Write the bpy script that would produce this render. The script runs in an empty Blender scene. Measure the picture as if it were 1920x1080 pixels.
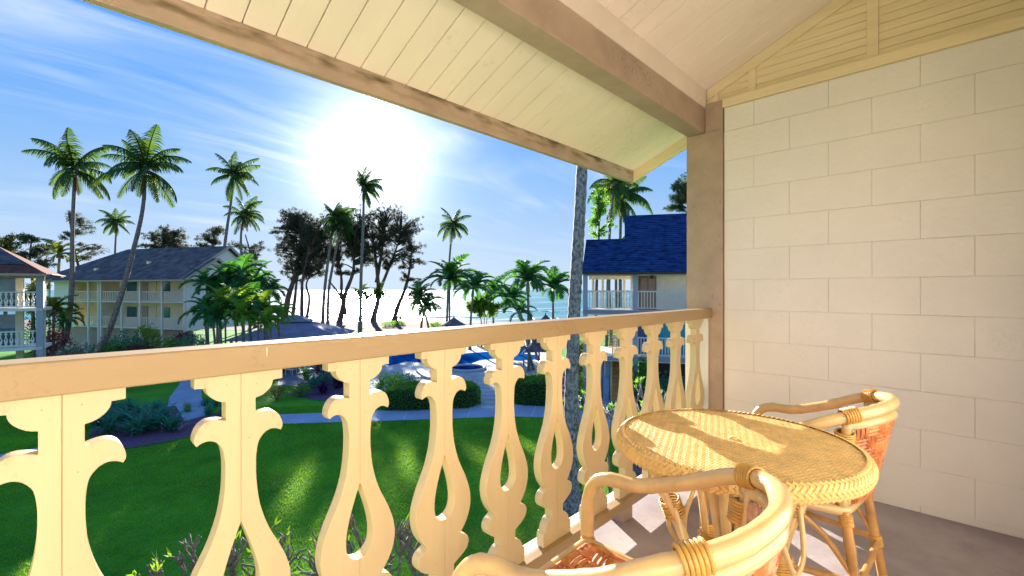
import bpy, math, random
from math import sin, cos, tan, pi, radians as R, sqrt, atan2
from mathutils import Vector as V, Matrix, noise
random.seed(7)
S_ = bpy.context.scene
COL = S_.collection

# ---------------------------------------------------------------- camera
FPX, CY = 848.5, 543.0            # focal length and horizon row, in photo pixels (1920 wide)
A = R(44.0)                       # viewing direction, measured from the railing's direction (+X)
CA, SA = cos(A), sin(A)
cam_d = bpy.data.cameras.new('camera')
cam = bpy.data.objects.new('camera', cam_d)
COL.objects.link(cam)
cam.location = (0, 0, 0)
cam.rotation_euler = (R(90), 0, A - R(90))
cam_d.sensor_width = 36
cam_d.lens = FPX / 1920 * 36
cam_d.shift_y = 3.0 / 1920
cam_d.clip_start = 0.05
cam_d.clip_end = 20000
S_.camera = cam

# ---------------------------------------------------------------- light
SUN_AZ, SUN_EL = R(61.6), R(15.0)
W = bpy.data.worlds.new('World')
S_.world = W
W.use_nodes = True
nt = W.node_tree
nt.nodes.clear()
def wn(t, **k):
    n = nt.nodes.new(t)
    for a, b in k.items(): setattr(n, a, b)
    return n
sky = wn('ShaderNodeTexSky', sky_type='NISHITA', sun_disc=False, sun_elevation=SUN_EL, sun_rotation=R(90) - SUN_AZ,
         altitude=0, air_density=1.0, dust_density=0.35, ozone_density=3.0)
geo = wn('ShaderNodeNewGeometry')
sunv = V((cos(SUN_AZ) * cos(SUN_EL), sin(SUN_AZ) * cos(SUN_EL), sin(SUN_EL)))
tc = wn('ShaderNodeTexCoord')
def vmath(op, a, b=None):
    n = wn('ShaderNodeVectorMath', operation=op)
    nt.links.new(a, n.inputs[0])
    if b is not None:
        if isinstance(b, (tuple, V)): n.inputs[1].default_value = b
        else: nt.links.new(b, n.inputs[1])
    return n
def m(op, a, b=None, c=None, clamp=False):
    n = wn('ShaderNodeMath', operation=op); n.use_clamp = clamp
    for i, x in enumerate((a, b, c)):
        if x is None: continue
        if isinstance(x, (int, float)): n.inputs[i].default_value = x
        else: nt.links.new(x, n.inputs[i])
    return n.outputs[0]
nrm = vmath('NORMALIZE', tc.outputs['Generated'])
dotn = vmath('DOT_PRODUCT', nrm.outputs[0], tuple(sunv)).outputs['Value']
ang = m('ARCCOSINE', m('MINIMUM', dotn, 0.99999))
# blue of the clear air: Nishita evened out, since the photograph's exposure holds both ends of the sky
sep = wn('ShaderNodeSeparateXYZ'); nt.links.new(nrm.outputs[0], sep.inputs[0])
up = m('MAXIMUM', sep.outputs[2], 0.0)
gm = wn('ShaderNodeGamma'); gm.inputs[1].default_value = 0.5; nt.links.new(sky.outputs[0], gm.inputs[0])
rp = wn('ShaderNodeValToRGB'); nt.links.new(up, rp.inputs[0]); el = rp.color_ramp.elements
for i, (ps, c) in enumerate(((0.0, (.46,.60,.80)), (.08, (.37,.56,.83)), (.20, (.24,.48,.86)), (.36, (.075,.34,.88)), (1.0, (.03,.20,.70)))):
    e = el[i] if i < 2 else el.new(ps)
    e.position = ps; e.color = (*c, 1)
rs = wn('ShaderNodeVectorMath', operation='SCALE'); nt.links.new(rp.outputs[0], rs.inputs[0]); rs.inputs['Scale'].default_value = 3.5
tint = wn('ShaderNodeMix', data_type='RGBA'); tint.inputs[0].default_value = .10
nt.links.new(rs.outputs[0], tint.inputs[6]); nt.links.new(gm.outputs[0], tint.inputs[7])
# cirrus: stretched noise on a high layer
div = m('DIVIDE', 1.0, m('ADD', up, 0.12))
sc = wn('ShaderNodeVectorMath', operation='SCALE'); nt.links.new(nrm.outputs[0], sc.inputs[0]); nt.links.new(div, sc.inputs['Scale'])
mp = wn('ShaderNodeMapping'); mp.inputs['Rotation'].default_value = (0, 0, R(38)); mp.inputs['Scale'].default_value = (0.55, 1.9, 0.35)
nt.links.new(sc.outputs[0], mp.inputs[0])
n1 = wn('ShaderNodeTexNoise'); n1.inputs['Scale'].default_value = 1.1; n1.inputs['Detail'].default_value = 9; n1.inputs['Roughness'].default_value = 0.58
n1.inputs['Distortion'].default_value = 1.1
nt.links.new(mp.outputs[0], n1.inputs['Vector'])
n2 = wn('ShaderNodeTexNoise'); n2.inputs['Scale'].default_value = 0.9; n2.inputs['Detail'].default_value = 3
nt.links.new(sc.outputs[0], n2.inputs['Vector'])
cl = m('MULTIPLY', m('MULTIPLY', m('SUBTRACT', n1.outputs[0], 0.45, clamp=True), 3.6), m('MULTIPLY', m('SUBTRACT', n2.outputs[0], 0.36, clamp=True), 3.2), clamp=True)
lowfade = m('MULTIPLY', m('SUBTRACT', up, 0.03, clamp=True), 9.0, clamp=True)
cl = m('MULTIPLY', m('MULTIPLY', cl, lowfade), 0.85)
cm = wn('ShaderNodeMix', data_type='RGBA'); nt.links.new(cl, cm.inputs[0]); nt.links.new(tint.outputs[2], cm.inputs[6])
cm.inputs[7].default_value = (3.0, 3.3, 3.8, 1)
# aureole round the low sun, as thin haze scatters it
g1 = m('MULTIPLY', m('POWER', 2.718, m('MULTIPLY', m('MULTIPLY', ang, ang), -90.0)), 4.5)
g2 = m('MULTIPLY', m('POWER', 2.718, m('MULTIPLY', ang, -6.5)), 1.2)
g = m('ADD', g1, g2)
gc = wn('ShaderNodeMix', data_type='RGBA', blend_type='ADD'); gc.inputs[0].default_value = 1
gcol = wn('ShaderNodeVectorMath', operation='SCALE'); gcol.inputs[0].default_value = (1.0, 0.98, 0.93); nt.links.new(g, gcol.inputs['Scale'])
nt.links.new(cm.outputs[2], gc.inputs[6]); nt.links.new(gcol.outputs[0], gc.inputs[7])
# pale band of sea haze at the horizon
hz = m('MULTIPLY', m('POWER', 2.718, m('MULTIPLY', up, -13.0)), 0.75)
hm_ = wn('ShaderNodeMix', data_type='RGBA'); nt.links.new(hz, hm_.inputs[0]); nt.links.new(gc.outputs[2], hm_.inputs[6]); hm_.inputs[7].default_value = (2.1, 2.6, 3.3, 1)
bg = wn('ShaderNodeBackground'); bg.inputs[1].default_value = 0.08
nt.links.new(hm_.outputs[2], bg.inputs[0])
wo = wn('ShaderNodeOutputWorld'); nt.links.new(bg.outputs[0], wo.inputs[0])

sl = bpy.data.lights.new('sun', 'SUN')
sl.energy = 4.5; sl.angle = R(0.5); sl.color = (1.0, 0.93, 0.82)
so = bpy.data.objects.new('sun', sl); COL.objects.link(so)
so.rotation_euler = sunv.to_track_quat('Z', 'Y').to_euler()
S_.view_settings.view_transform = 'Standard'
S_.view_settings.look = 'None'
S_.view_settings.exposure = 2.0
S_.view_settings.gamma = 1
S_.view_settings.use_curve_mapping = False

# ---------------------------------------------------------------- helpers
GZ = -6.5                                              # lawn level, metres from eye level
def at(px, D): r = (px - 960) / FPX * D; return (D * CA + r * SA, D * SA - r * CA)
def zz(py, D): return (CY - py) * D / FPX
def P(px, py, D): x, y = at(px, D); return V((x, y, zz(py, D)))
def gd(px, py, z=GZ): D = FPX * -z / (py - CY); x, y = at(px, D); return V((x, y, z))

def tag(o, label=None, cat=None, group=None, kind=None):
    if label: o['label'] = label
    if cat: o['category'] = cat
    if group: o['group'] = group
    if kind: o['kind'] = kind
    return o
def empty(name, loc, rz=0, label=None, cat=None, group=None):
    o = bpy.data.objects.new(name, None); COL.objects.link(o)
    o.location = loc; o.rotation_euler = (0, 0, rz); o.empty_display_size = 0.2
    return tag(o, label, cat, group)

class MB:
    def __init__(s, off=(0, 0, 0)): s.v = []; s.f = []; s.o = V(off)
    def a(s, vs, fs):
        b = len(s.v)
        s.v += [tuple(V(p) - s.o) for p in vs]; s.f += [tuple(b + i for i in f) for f in fs]
    def box(s, x0, y0, z0, x1, y1, z1):
        s.a([(x0,y0,z0),(x1,y0,z0),(x1,y1,z0),(x0,y1,z0),(x0,y0,z1),(x1,y0,z1),(x1,y1,z1),(x0,y1,z1)],
            [(3,2,1,0),(4,5,6,7),(0,1,5,4),(1,2,6,5),(2,3,7,6),(3,0,4,7)]); return s
    def bar(s, p, q, w, h, upv=(0,0,1)):
        p, q = V(p), V(q); t = (q - p).normalized(); side = t.cross(V(upv))
        if side.length < 1e-4: side = t.cross(V((1,0,0)))
        side.normalize(); u = side.cross(t)
        vs = [e + side * (a * w / 2) + u * (b * h / 2) for e in (p, q) for a, b in ((-1,-1),(1,-1),(1,1),(-1,1))]
        s.a(vs, [(3,2,1,0),(4,5,6,7),(0,1,5,4),(1,2,6,5),(2,3,7,6),(3,0,4,7)]); return s
    def prism(s, poly, d):
        n = len(poly); poly = [V(p) for p in poly]; d = V(d)
        s.a(poly + [p + d for p in poly], [tuple(range(n))[::-1], tuple(range(n, 2*n))] + [(i, (i+1) % n, n + (i+1) % n, n + i) for i in range(n)]); return s
    def tube(s, pts, rad, n=8, cap=True, jit=0):
        pts = [V(p) for p in pts]; k = len(pts)
        if not isinstance(rad, (list, tuple)): rad = [rad] * k
        vs = []; ref = None
        for i in range(k):
            t = (pts[min(i+1, k-1)] - pts[max(i-1, 0)]).normalized()
            if ref is None: ref = t.cross(V((0.3, 0.2, 1))) if abs(t.z) < .9 else t.cross(V((1, 0.1, 0)))
            ref = (ref - t * ref.dot(t)).normalized(); bi = t.cross(ref)
            for j in range(n):
                an = 2 * pi * j / n; rr = rad[i] * (1 + (random.uniform(-jit, jit) if jit else 0))
                vs.append(pts[i] + (ref * cos(an) + bi * sin(an)) * rr)
        fs = [(i*n + j, i*n + (j+1) % n, (i+1)*n + (j+1) % n, (i+1)*n + j) for i in range(k-1) for j in range(n)]
        if cap: fs += [tuple(range(n))[::-1], tuple((k-1)*n + j for j in range(n))]
        s.a(vs, fs); return s
    def ring(s, c, axis, R0, r0, n=14, k=6):
        axis = V(axis).normalized(); a = axis.cross(V((.31, .2, .9))).normalized(); b = axis.cross(a); c = V(c)
        vs = [c + (a * cos(2*pi*i/n) + b * sin(2*pi*i/n)) * (R0 + r0 * cos(2*pi*j/k)) + axis * (r0 * sin(2*pi*j/k)) for i in range(n) for j in range(k)]
        s.a(vs, [(i*k + j, ((i+1) % n)*k + j, ((i+1) % n)*k + (j+1) % k, i*k + (j+1) % k) for i in range(n) for j in range(k)]); return s
    def wrap(s, p, q, R0, k, r0=.004):
        p, q = V(p), V(q)
        for i in range(k): s.ring(p.lerp(q, (i + .5) / k), q - p, R0 + r0 * .4, r0)
        return s
    def ball(s, c, r, n=8, k=6):
        c = V(c)
        if not isinstance(r, (tuple, list)): r = (r, r, r)
        vs = [c + V((0, 0, -r[2]))]
        for i in range(1, k):
            ph = -pi/2 + pi * i / k
            vs += [c + V((r[0]*cos(ph)*cos(2*pi*j/n), r[1]*cos(ph)*sin(2*pi*j/n), r[2]*sin(ph))) for j in range(n)]
        vs.append(c + V((0, 0, r[2]))); L = len(vs) - 1
        fs = [(0, 1 + (j+1) % n, 1 + j) for j in range(n)]
        for i in range(k - 2): fs += [(1+i*n+j, 1+i*n+(j+1) % n, 1+(i+1)*n+(j+1) % n, 1+(i+1)*n+j) for j in range(n)]
        fs += [(L, 1+(k-2)*n+j, 1+(k-2)*n+(j+1) % n) for j in range(n)]
        s.a(vs, fs); return s
    def leaf(s, p, d, L, w, nv=None):
        """one leaf: pointed quad from p along d"""
        d = V(d).normalized(); nv = V(nv) if nv else V((random.gauss(0,1), random.gauss(0,1), random.gauss(0,1)))
        sd = d.cross(nv)
        if sd.length < 1e-3: sd = d.cross(V((0,0,1)) + d.yzx)
        sd = sd.normalized() * (w / 2)
        p = V(p); s.a([p, p + d*L*.45 + sd, p + d*L, p + d*L*.45 - sd], [(0,1,2,3)])
    def mesh(s, name, smooth=False):
        me = bpy.data.meshes.new(name); me.from_pydata(s.v, [], s.f); me.update()
        if smooth: me.polygons.foreach_set('use_smooth', [True] * len(me.polygons))
        return me
    def build(s, name, mat, parent=None, smooth=False, bevel=0, **t):
        me = s.mesh(name, smooth); me.materials.append(mat)
        o = bpy.data.objects.new(name, me); COL.objects.link(o)
        if parent is not None: o.parent = parent
        if bevel:
            b = o.modifiers.new('bevel', 'BEVEL'); b.width = bevel; b.segments = 2; b.limit_method = 'ANGLE'; b.angle_limit = R(40)
        return tag(o, **t)
def link_copy(o, parent=None, loc=None):
    c = o.copy(); COL.objects.link(c)
    if parent is not None: c.parent = parent
    if loc is not None: c.location = loc
    return c
def copy_tree(o, parent=None):
    c = link_copy(o, parent)
    for ch in list(o.children): copy_tree(ch, c)
    return c
def spline(pts, n=8):
    pts = [V(p) for p in pts]; P_ = [pts[0] * 2 - pts[1]] + pts + [pts[-1] * 2 - pts[-2]]; out = []
    for i in range(1, len(P_) - 2):
        a, b, c, d = P_[i-1:i+3]
        for j in range(n):
            t = j / n
            out.append(0.5 * ((2*b) + (c-a)*t + (2*a-5*b+4*c-d)*t*t + (3*b-a-3*c+d)*t**3))
    return out + [pts[-1]]

MATS = {}
def mat(name, col, rough=.6, var=.15, scale=8, bump=0, bscale=None, col2=None, trans=0, spec=.4, metal=0, coat=0, stretch=None, detail=4, emit=0, tcol=None, sharp=0, speck=None):
    """painted or natural surface: base colour broken up by two noises, optional relief and translucency"""
    if name in MATS: return MATS[name]
    mt = bpy.data.materials.new(name); mt.use_nodes = True; t = mt.node_tree; N = t.nodes; L = t.links
    b = N['Principled BSDF']; out = N['Material Output']
    tc = N.new('ShaderNodeTexCoord'); src = tc.outputs['Object']
    if stretch:
        mp = N.new('ShaderNodeMapping'); mp.inputs['Scale'].default_value = stretch; L.new(src, mp.inputs[0]); src = mp.outputs[0]
    n = N.new('ShaderNodeTexNoise'); n.inputs['Scale'].default_value = scale; n.inputs['Detail'].default_value = detail + 2; n.inputs['Roughness'].default_value = .6
    L.new(src, n.inputs['Vector'])
    cr = N.new('ShaderNodeValToRGB'); cr.color_ramp.elements[0].position = .32; cr.color_ramp.elements[1].position = .68
    if sharp: cr.color_ramp.elements[0].position = .5 - sharp; cr.color_ramp.elements[1].position = .5 + sharp
    c2 = col2 or tuple(c * (1 - var) for c in col)
    hi = tuple(min(1, c * (1 + var * .5)) for c in col)
    cr.color_ramp.elements[0].color = (*c2, 1); cr.color_ramp.elements[1].color = (*hi, 1)
    L.new(n.outputs[0], cr.inputs[0]); L.new(cr.outputs[0], b.inputs['Base Color'])
    b.inputs['Roughness'].default_value = rough; b.inputs['Specular IOR Level'].default_value = spec; b.inputs['Metallic'].default_value = metal
    b.inputs['Coat Weight'].default_value = coat; b.inputs['Coat Roughness'].default_value = .15
    if speck:
        amt, ssc, scol = speck
        n3 = N.new('ShaderNodeTexNoise'); n3.inputs['Scale'].default_value = ssc; n3.inputs['Detail'].default_value = 6; n3.inputs['Roughness'].default_value = .7; L.new(tc.outputs['Object'], n3.inputs['Vector'])
        n4 = N.new('ShaderNodeTexNoise'); n4.inputs['Scale'].default_value = ssc / 14; n4.inputs['Detail'].default_value = 3; L.new(tc.outputs['Object'], n4.inputs['Vector'])
        ad = N.new('ShaderNodeMath'); ad.operation = 'MULTIPLY'; L.new(n3.outputs[0], ad.inputs[0]); L.new(n4.outputs[0], ad.inputs[1])
        r3 = N.new('ShaderNodeMapRange'); r3.inputs[1].default_value = .33; r3.inputs[2].default_value = .40; r3.inputs[4].default_value = amt; L.new(ad.outputs[0], r3.inputs[0])
        mx3 = N.new('ShaderNodeMix'); mx3.data_type = 'RGBA'; L.new(r3.outputs[0], mx3.inputs[0]); L.new(cr.outputs[0], mx3.inputs[6]); mx3.inputs[7].default_value = (*scol, 1)
        L.new(mx3.outputs[2], b.inputs['Base Color'])
    if bump:
        n2 = N.new('ShaderNodeTexNoise'); n2.inputs['Scale'].default_value = bscale or scale * 6; n2.inputs['Detail'].default_value = detail + 2
        L.new(src, n2.inputs['Vector'])
        bp = N.new('ShaderNodeBump'); bp.inputs['Strength'].default_value = bump; bp.inputs['Distance'].default_value = .01
        L.new(n2.outputs[0], bp.inputs['Height']); L.new(bp.outputs[0], b.inputs['Normal'])
    if trans:
        tr = N.new('ShaderNodeBsdfTranslucent'); mx = N.new('ShaderNodeMixShader'); mx.inputs[0].default_value = trans
        if tcol: tr.inputs[0].default_value = (*tcol, 1)
        else: L.new(cr.outputs[0], tr.inputs[0])
        L.new(b.outputs[0], mx.inputs[1]); L.new(tr.outputs[0], mx.inputs[2]); L.new(mx.outputs[0], out.inputs[0])
    if emit:
        b.inputs['Emission Color'].default_value = (*col, 1); b.inputs['Emission Strength'].default_value = emit
    MATS[name] = mt; return mt

M_cream = mat('cream_paint', (.80, .68, .44), .45, .10, 3, .25, 60)
M_ceil = mat('ceiling_paint', (.94, .81, .70), .6, .10, 1.6, .3, 10, stretch=(1, .1, 1), speck=(.25, 30, (.55, .45, .28)))
M_tan = mat('tan_trim_paint', (.48, .355, .265), .5, .18, 5, .3, 50, speck=(.4, 45, (.22, .15, .11)))
M_rail = mat('rail_paint', (.42, .29, .14), .4, .18, 4, .35, 12, stretch=(.12, 1, 1), speck=(.35, 50, (.24, .15, .07)))
M_block = mat('painted_block', (.89, .835, .775), .7, .09, 1.1, .30, 40, speck=(.12, 60, (.50, .44, .36)))
M_mortar = mat('painted_mortar', (.74, .69, .62), .85, .2, 30, .5)
M_gable = mat('gable_paint', (.88, .73, .46), .7, .10, 3, .4, 14, stretch=(1, .35, 6))
M_rear = mat('rear_wall_paint', (.88, .83, .77), .6, .06, 2)
M_white = mat('white_paint', (.84, .78, .69), .5, .08, 4)
M_navy = mat('navy_shingle', (.020, .065, .19), .8, .5, 2.2, .5, col2=(.003, .011, .060), spec=.15, stretch=(1, 1, 3))
M_greysh = mat('grey_shingle', (.155, .145, .150), .9, .4, 1.2, .5, 9, col2=(.065, .065, .075), spec=.1)
M_redsh = mat('red_brown_shingle', (.20, .085, .065), .9, .4, 3, .5, 20, spec=.08)
M_glass = mat('dark_glass', (.04, .16, .20), .06, .5, 1, spec=.9)
M_teal = mat('teal_curtain', (.05, .42, .55), .6, .35, 2, stretch=(3, 3, .3))
M_wood = mat('stair_wood', (.66, .30, .09), .55, .3, 6, .2)
M_doorb = mat('brown_door', (.26, .17, .13), .5, .2, 5)
M_dark = mat('dark_trim', (.035, .03, .035), .5, .3, 5)
M_grass = mat('grass_blade', (.105, .37, .022), .6, .35, .7, trans=.5, tcol=(.36, .58, .015), col2=(.035, .20, .016), spec=.15, speck=(.55, 3.2, (.24, .27, .05)))
M_sand = mat('beach_sand', (.15, .092, .078), .95, .3, .25, .3, 4)
M_path = mat('concrete_path', (.36, .41, .52), .8, .18, .8, .4, 30)
M_deck = mat('pool_deck_stone', (.50, .48, .47), .75, .3, 1.4, .5, 8, speck=(.6, 3, (.22, .21, .22)))
M_mulch = mat('mulch', (.15, .07, .13), .95, .6, 14, .9, 40)
M_trunk = mat('palm_bark', (.24, .20, .17), .85, .6, 9, .9, 30, col2=(.07, .06, .065), stretch=(1, 1, .6))
M_trunkn = mat('mottled_palm_bark', (.36, .29, .28), .85, .7, 13, 1.0, 50, col2=(.10, .08, .095), stretch=(1, 1, .7), detail=8, sharp=.12)
M_bark = mat('ironwood_bark', (.13, .09, .075), .9, .5, 6, .8, 30)
M_frond = mat('palm_leaf', (.045, .11, .028), .6, .5, 2, trans=.35, tcol=(.12, .22, .015), col2=(.012, .045, .018), spec=.2)
M_frond_y = mat('yellow_palm_leaf', (.14, .15, .02), .45, .4, 2, trans=.4, tcol=(.22, .26, .02))
M_frond2 = mat('feather_palm_leaf', (.035, .14, .035), .6, .5, 1.5, trans=.4, tcol=(.10, .32, .03), col2=(.010, .060, .045), spec=.2)
M_shaft = mat('green_crownshaft', (.20, .32, .07), .4, .3, 6)
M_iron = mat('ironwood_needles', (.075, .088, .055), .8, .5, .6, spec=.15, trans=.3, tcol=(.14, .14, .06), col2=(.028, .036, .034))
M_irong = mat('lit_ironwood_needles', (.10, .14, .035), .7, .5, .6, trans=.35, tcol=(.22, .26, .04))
M_leaf = mat('bush_leaf', (.075, .23, .03), .5, .5, 2.2, spec=.25, trans=.45, tcol=(.26, .55, .03), col2=(.02, .08, .025))
M_leafb = mat('bright_bush_leaf', (.12, .26, .03), .6, .4, 2, spec=.2, trans=.45, tcol=(.30, .45, .03))
M_leafy = mat('yellow_bush_leaf', (.42, .36, .04), .5, .4, 2, trans=.45, tcol=(.55, .45, .04))
M_leafr = mat('red_bush_leaf', (.20, .035, .06), .5, .5, 2, trans=.3, tcol=(.32, .04, .08))
M_leafp = mat('purple_bush_leaf', (.10, .03, .14), .5, .5, 2, trans=.3)
M_blue_l = mat('blue_green_leaf', (.055, .26, .17), .5, .5, 2, spec=.2, trans=.35, tcol=(.12, .42, .18), col2=(.02, .11, .09))
M_flower = mat('white_blossom', (.82, .80, .74), .6, .1, 5, trans=.3)
M_twig = mat('pale_twig', (.28, .24, .22), .8, .4, 8, .4)
M_bstem = mat('plumeria_bark', (.30, .22, .15), .8, .5, 12, .6)
M_thatch = mat('thatch', (.16, .13, .15), .95, .5, 5, .9, 30, stretch=(1, 1, .2))
M_hut = mat('hut_roof', (.24, .22, .29), .85, .25, 1.2, .4, 10)
M_conc = mat('balcony_concrete', (.43, .37, .38), .8, .4, 2.2, .25, 160, detail=8, col2=(.28, .235, .245), speck=(.4, 130, (.16, .13, .13)))
M_ratt = mat('rattan_cane', (.68, .465, .205), .28, .25, 7, .1, 30, coat=.7, stretch=(1, 1, 1), speck=(.5, 22, (.42, .24, .08)))
M_rattd = mat('dark_rattan', (.52, .27, .08), .35, .35, 9, .2, coat=.4)
M_bind = mat('cane_binding', (.62, .34, .07), .35, .3, 20, .2, coat=.4)
M_seat = mat('woven_red_cane', (.60, .24, .07), .4, .55, 18, .1, coat=.3, col2=(.30, .06, .012))
M_back = mat('woven_pink_cane', (.62, .36, .22), .4, .4, 14, .2, coat=.3, col2=(.36, .14, .06))
M_wick = mat('wicker_strand', (.76, .49, .18), .45, .22, 26, .2)
M_wickd = mat('wicker_shadow_gap', (.30, .18, .07), .8, .4, 30)
M_blue_c = mat('umbrella_canvas', (.03, .22, .34), .7, .2, 4)
M_skin = mat('skin', (.42, .24, .16), .5, .1, 9)
M_cloth1 = mat('red_cloth', (.30, .06, .08), .8, .2, 9)
M_cloth2 = mat('dark_cloth', (.05, .05, .09), .8, .2, 9)
M_sling = mat('green_sling', (.05, .20, .20), .6, .2, 9)
# ================================================================ BALCONY
FL = -1.19                       # balcony floor
WX = 3.245                       # face of the block wall
XL = -1.25                        # how far the balcony runs to the left
def ceil_z(y): return 1.40 - .4167 * (y - 1.235)

fb = MB(); fb.box(XL, -3.0, FL - .18, 3.44, 1.345, FL)
fb.build('balcony_floor', M_conc, kind='structure')

# ---- block wall, every visible block its own piece
bw = empty('block_wall', (WX + .1, .4, FL), 0, 'cream painted concrete block side wall of the balcony beside the rattan table', 'wall')
O = bw.location
mo = MB(O); mo.box(WX + .0040, -.45, FL, WX + .195, 1.11, 1.245); mo.build('mortar_core', M_mortar, bw)
ztop = 1.083
k = 0
for row in range(-1, 12):
    z1 = .880 - .2032 * (row - 0) ; z0 = z1 - .2032
    if row == -1: z1 = 1.083
    zt = min(z1, 1.245); zb = max(z0, FL + .001)
    if zt - zb < .02: continue
    first = 1 if row % 2 else 0             # odd rows break at k=1,3,5; even at k=0,2,4
    cuts = [1.11] + [.9225 - .2032 * j for j in range(first, 9, 2)]
    cuts = [c for c in cuts if c > -.42] + [-.45]
    for a, b_ in zip(cuts[:-1], cuts[1:]):
        if a - b_ < .02: continue
        g = random.uniform(.0003, .0010); j = random.uniform(-.0011, .0011)
        m_ = MB(O); m_.box(WX + j, b_ + g, zb + g, WX + .19, a - g, zt - g * random.uniform(.5, 1.6))
        m_.build('block', M_block, bw, bevel=.0022)
# topmost course under the plate
cuts = [1.11] + [.9225 - .2032 * j for j in range(0, 9, 2) if .9225 - .2032 * j > -.42] + [-.45]
for a, b_ in zip(cuts[:-1], cuts[1:]):
    m_ = MB(O); m_.box(WX, b_ + .0012, 1.0845, WX + .19, a - .0012, 1.2435); m_.build('block', M_block, bw, bevel=.0022)
M_pl = MB(O); M_pl.box(WX - .022, -.45, 1.246, WX + .19, 1.115, 1.303); M_pl.build('top_plate', M_gable, bw, bevel=.002)
# gable boards above the plate, cut to the slope of the ceiling
gx = WX + .018
z = 1.304
while z < 1.98:
    h = .047; z1 = z + h - .0022
    ya = 1.235 - (z - 1.40) / .4167 - .004; yb = 1.235 - (z1 - 1.40) / .4167 - .004
    ya, yb = min(ya, 1.36), min(yb, 1.36)
    m_ = MB(O); m_.prism([(gx, -.45, z), (gx, ya, z), (gx, yb, z1), (gx, -.45, z1)], (.03, 0, 0))
    m_.build('gable_board', M_gable, bw, bevel=.0012)
    z += h
m_ = MB(O); m_.prism([(gx + .0305, -.45, 1.30), (gx + .0305, 1.36, 1.30), (gx + .0305, 1.36, ceil_z(1.36) - .01), (gx + .0305, -.45, ceil_z(-.45) - .01)], (.05, 0, 0)); m_.build('gable_backing', M_mortar, bw)
for yc, w in ((.31, .052), (.935, .045), (1.165, .03)):
    m_ = MB(O); m_.prism([(gx - .016, yc - w/2, 1.304), (gx - .016, yc + w/2, 1.304), (gx - .016, yc + w/2, ceil_z(yc + w/2) - .07), (gx - .016, yc - w/2, ceil_z(yc - w/2) - .07)], (.0155, 0, 0))
    m_.build('gable_batten', M_gable, bw, bevel=.0015)
m_ = MB(O); m_.prism([(gx - .018, -.45, ceil_z(-.45) - .0015), (gx - .018, 1.225, ceil_z(1.225) - .0015), (gx - .018, 1.225, ceil_z(1.225) - .07), (gx - .018, -.45, ceil_z(-.45) - .07)], (.0175, 0, 0))
m_.build('rake_trim', M_gable, bw, bevel=.0015)

# ---- wall behind the camera (sunlit through the opening, as the place has it)
m_ = MB(); m_.box(XL, -.47, FL, WX + .19, -.33, 2.06)
m_.build('rear_wall', M_rear, label='smooth cream wall at the back of the balcony behind the viewer', cat='wall')
bpy.data.objects['rear_wall'].location = (0, 0, 0)

m_ = MB(); m_.box(XL - .2, -.47, FL, XL - .002, 1.36, 1.95)  # added unseen wall, bounces sunlight back onto the block wall opposite
m_.build('side_wall', M_rear, label='added unseen cream wall at the left end of the balcony bouncing sunlight onto the blocks', cat='wall')

# ---- post
pp = empty('porch_post', (3.30, 1.24, FL), 0, 'mauve brown square porch post at the outer end of the block wall', 'post')
O = pp.location
m_ = MB(O); m_.box(3.222, 1.1145, FL, 3.40, 1.362, 1.098); m_.build('post_shaft', M_tan, pp, bevel=.004)
m_ = MB(O); m_.box(3.232, 1.1165, 1.1005, 3.40, 1.2335, 1.3025); m_.build('post_block', M_tan, pp, bevel=.003)

# ---- railing
M_cap = M_rail
rl = empty('balcony_railing', (0, 1.22, FL), 0, 'cream balcony railing with fretwork balusters and a tan handrail', 'railing')
O = rl.location
m_ = MB(O); m_.box(XL, 1.18, -.196, 3.2215, 1.27, -.131); m_.build('handrail', M_cap, rl, bevel=.004)
m_ = MB(O); m_.box(XL, 1.18, -1.119, 3.2215, 1.2235, -1.0705); m_.build('bottom_rail', M_rail, rl, bevel=.003)
m_ = MB(O); m_.box(XL, 1.2255, -1.119, 3.2215, 1.285, -1.0715); m_.build('bottom_rail', M_white, rl, bevel=.003)
for x in (-.9, 0.05, 1.1, 2.05, 3.0):
    m_ = MB(O); m_.box(x, 1.19, FL, x + .09, 1.275, -1.1195); m_.build('support_block', M_tan, rl, bevel=.002)
prof = [(.0,-.197,1),(.092,-.197,1),(.092,-.222,1),(.070,-.2235,1),(.0685,-.233,0),(.062,-.244,0),(.052,-.253,0),(.042,-.2585,0),(.031,-.261,1),(.031,-.304,1),
        (.047,-.2990,0),(.066,-.2985,0),(.081,-.308,0),(.090,-.325,0),(.0925,-.341,0),(.088,-.3515,1),(.078,-.3455,0),(.066,-.3435,0),(.055,-.347,0),(.046,-.355,0),(.037,-.370,0),(.033,-.396,0),(.032,-.42,0),(.033,-.459,0),
        (.038,-.505,0),(.048,-.548,0),(.064,-.592,0),(.088,-.641,0),(.105,-.685,0),(.112,-.722,0),(.110,-.755,0),(.100,-.787,0),(.085,-.812,0),(.067,-.834,1),
        (.078,-.8405,0),(.093,-.848,0),(.103,-.863,0),(.103,-.880,0),(.095,-.896,0),(.078,-.909,0),(.058,-.919,0),(.0395,-.928,1),(.038,-.962,1),
        (.052,-.967,0),(.066,-.978,0),(.075,-.992,0),(.079,-1.008,1),(.088,-1.012,0),(.092,-1.022,0),(.092,-1.070,1),(.0,-1.070,1),
        (.0,-.7655,1),(.016,-.7615,0),(.028,-.752,0),(.037,-.737,0),(.041,-.715,0),(.0395,-.685,0),(.031,-.643,0),(.016,-.595,0),(.0,-.549,1)]
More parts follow.
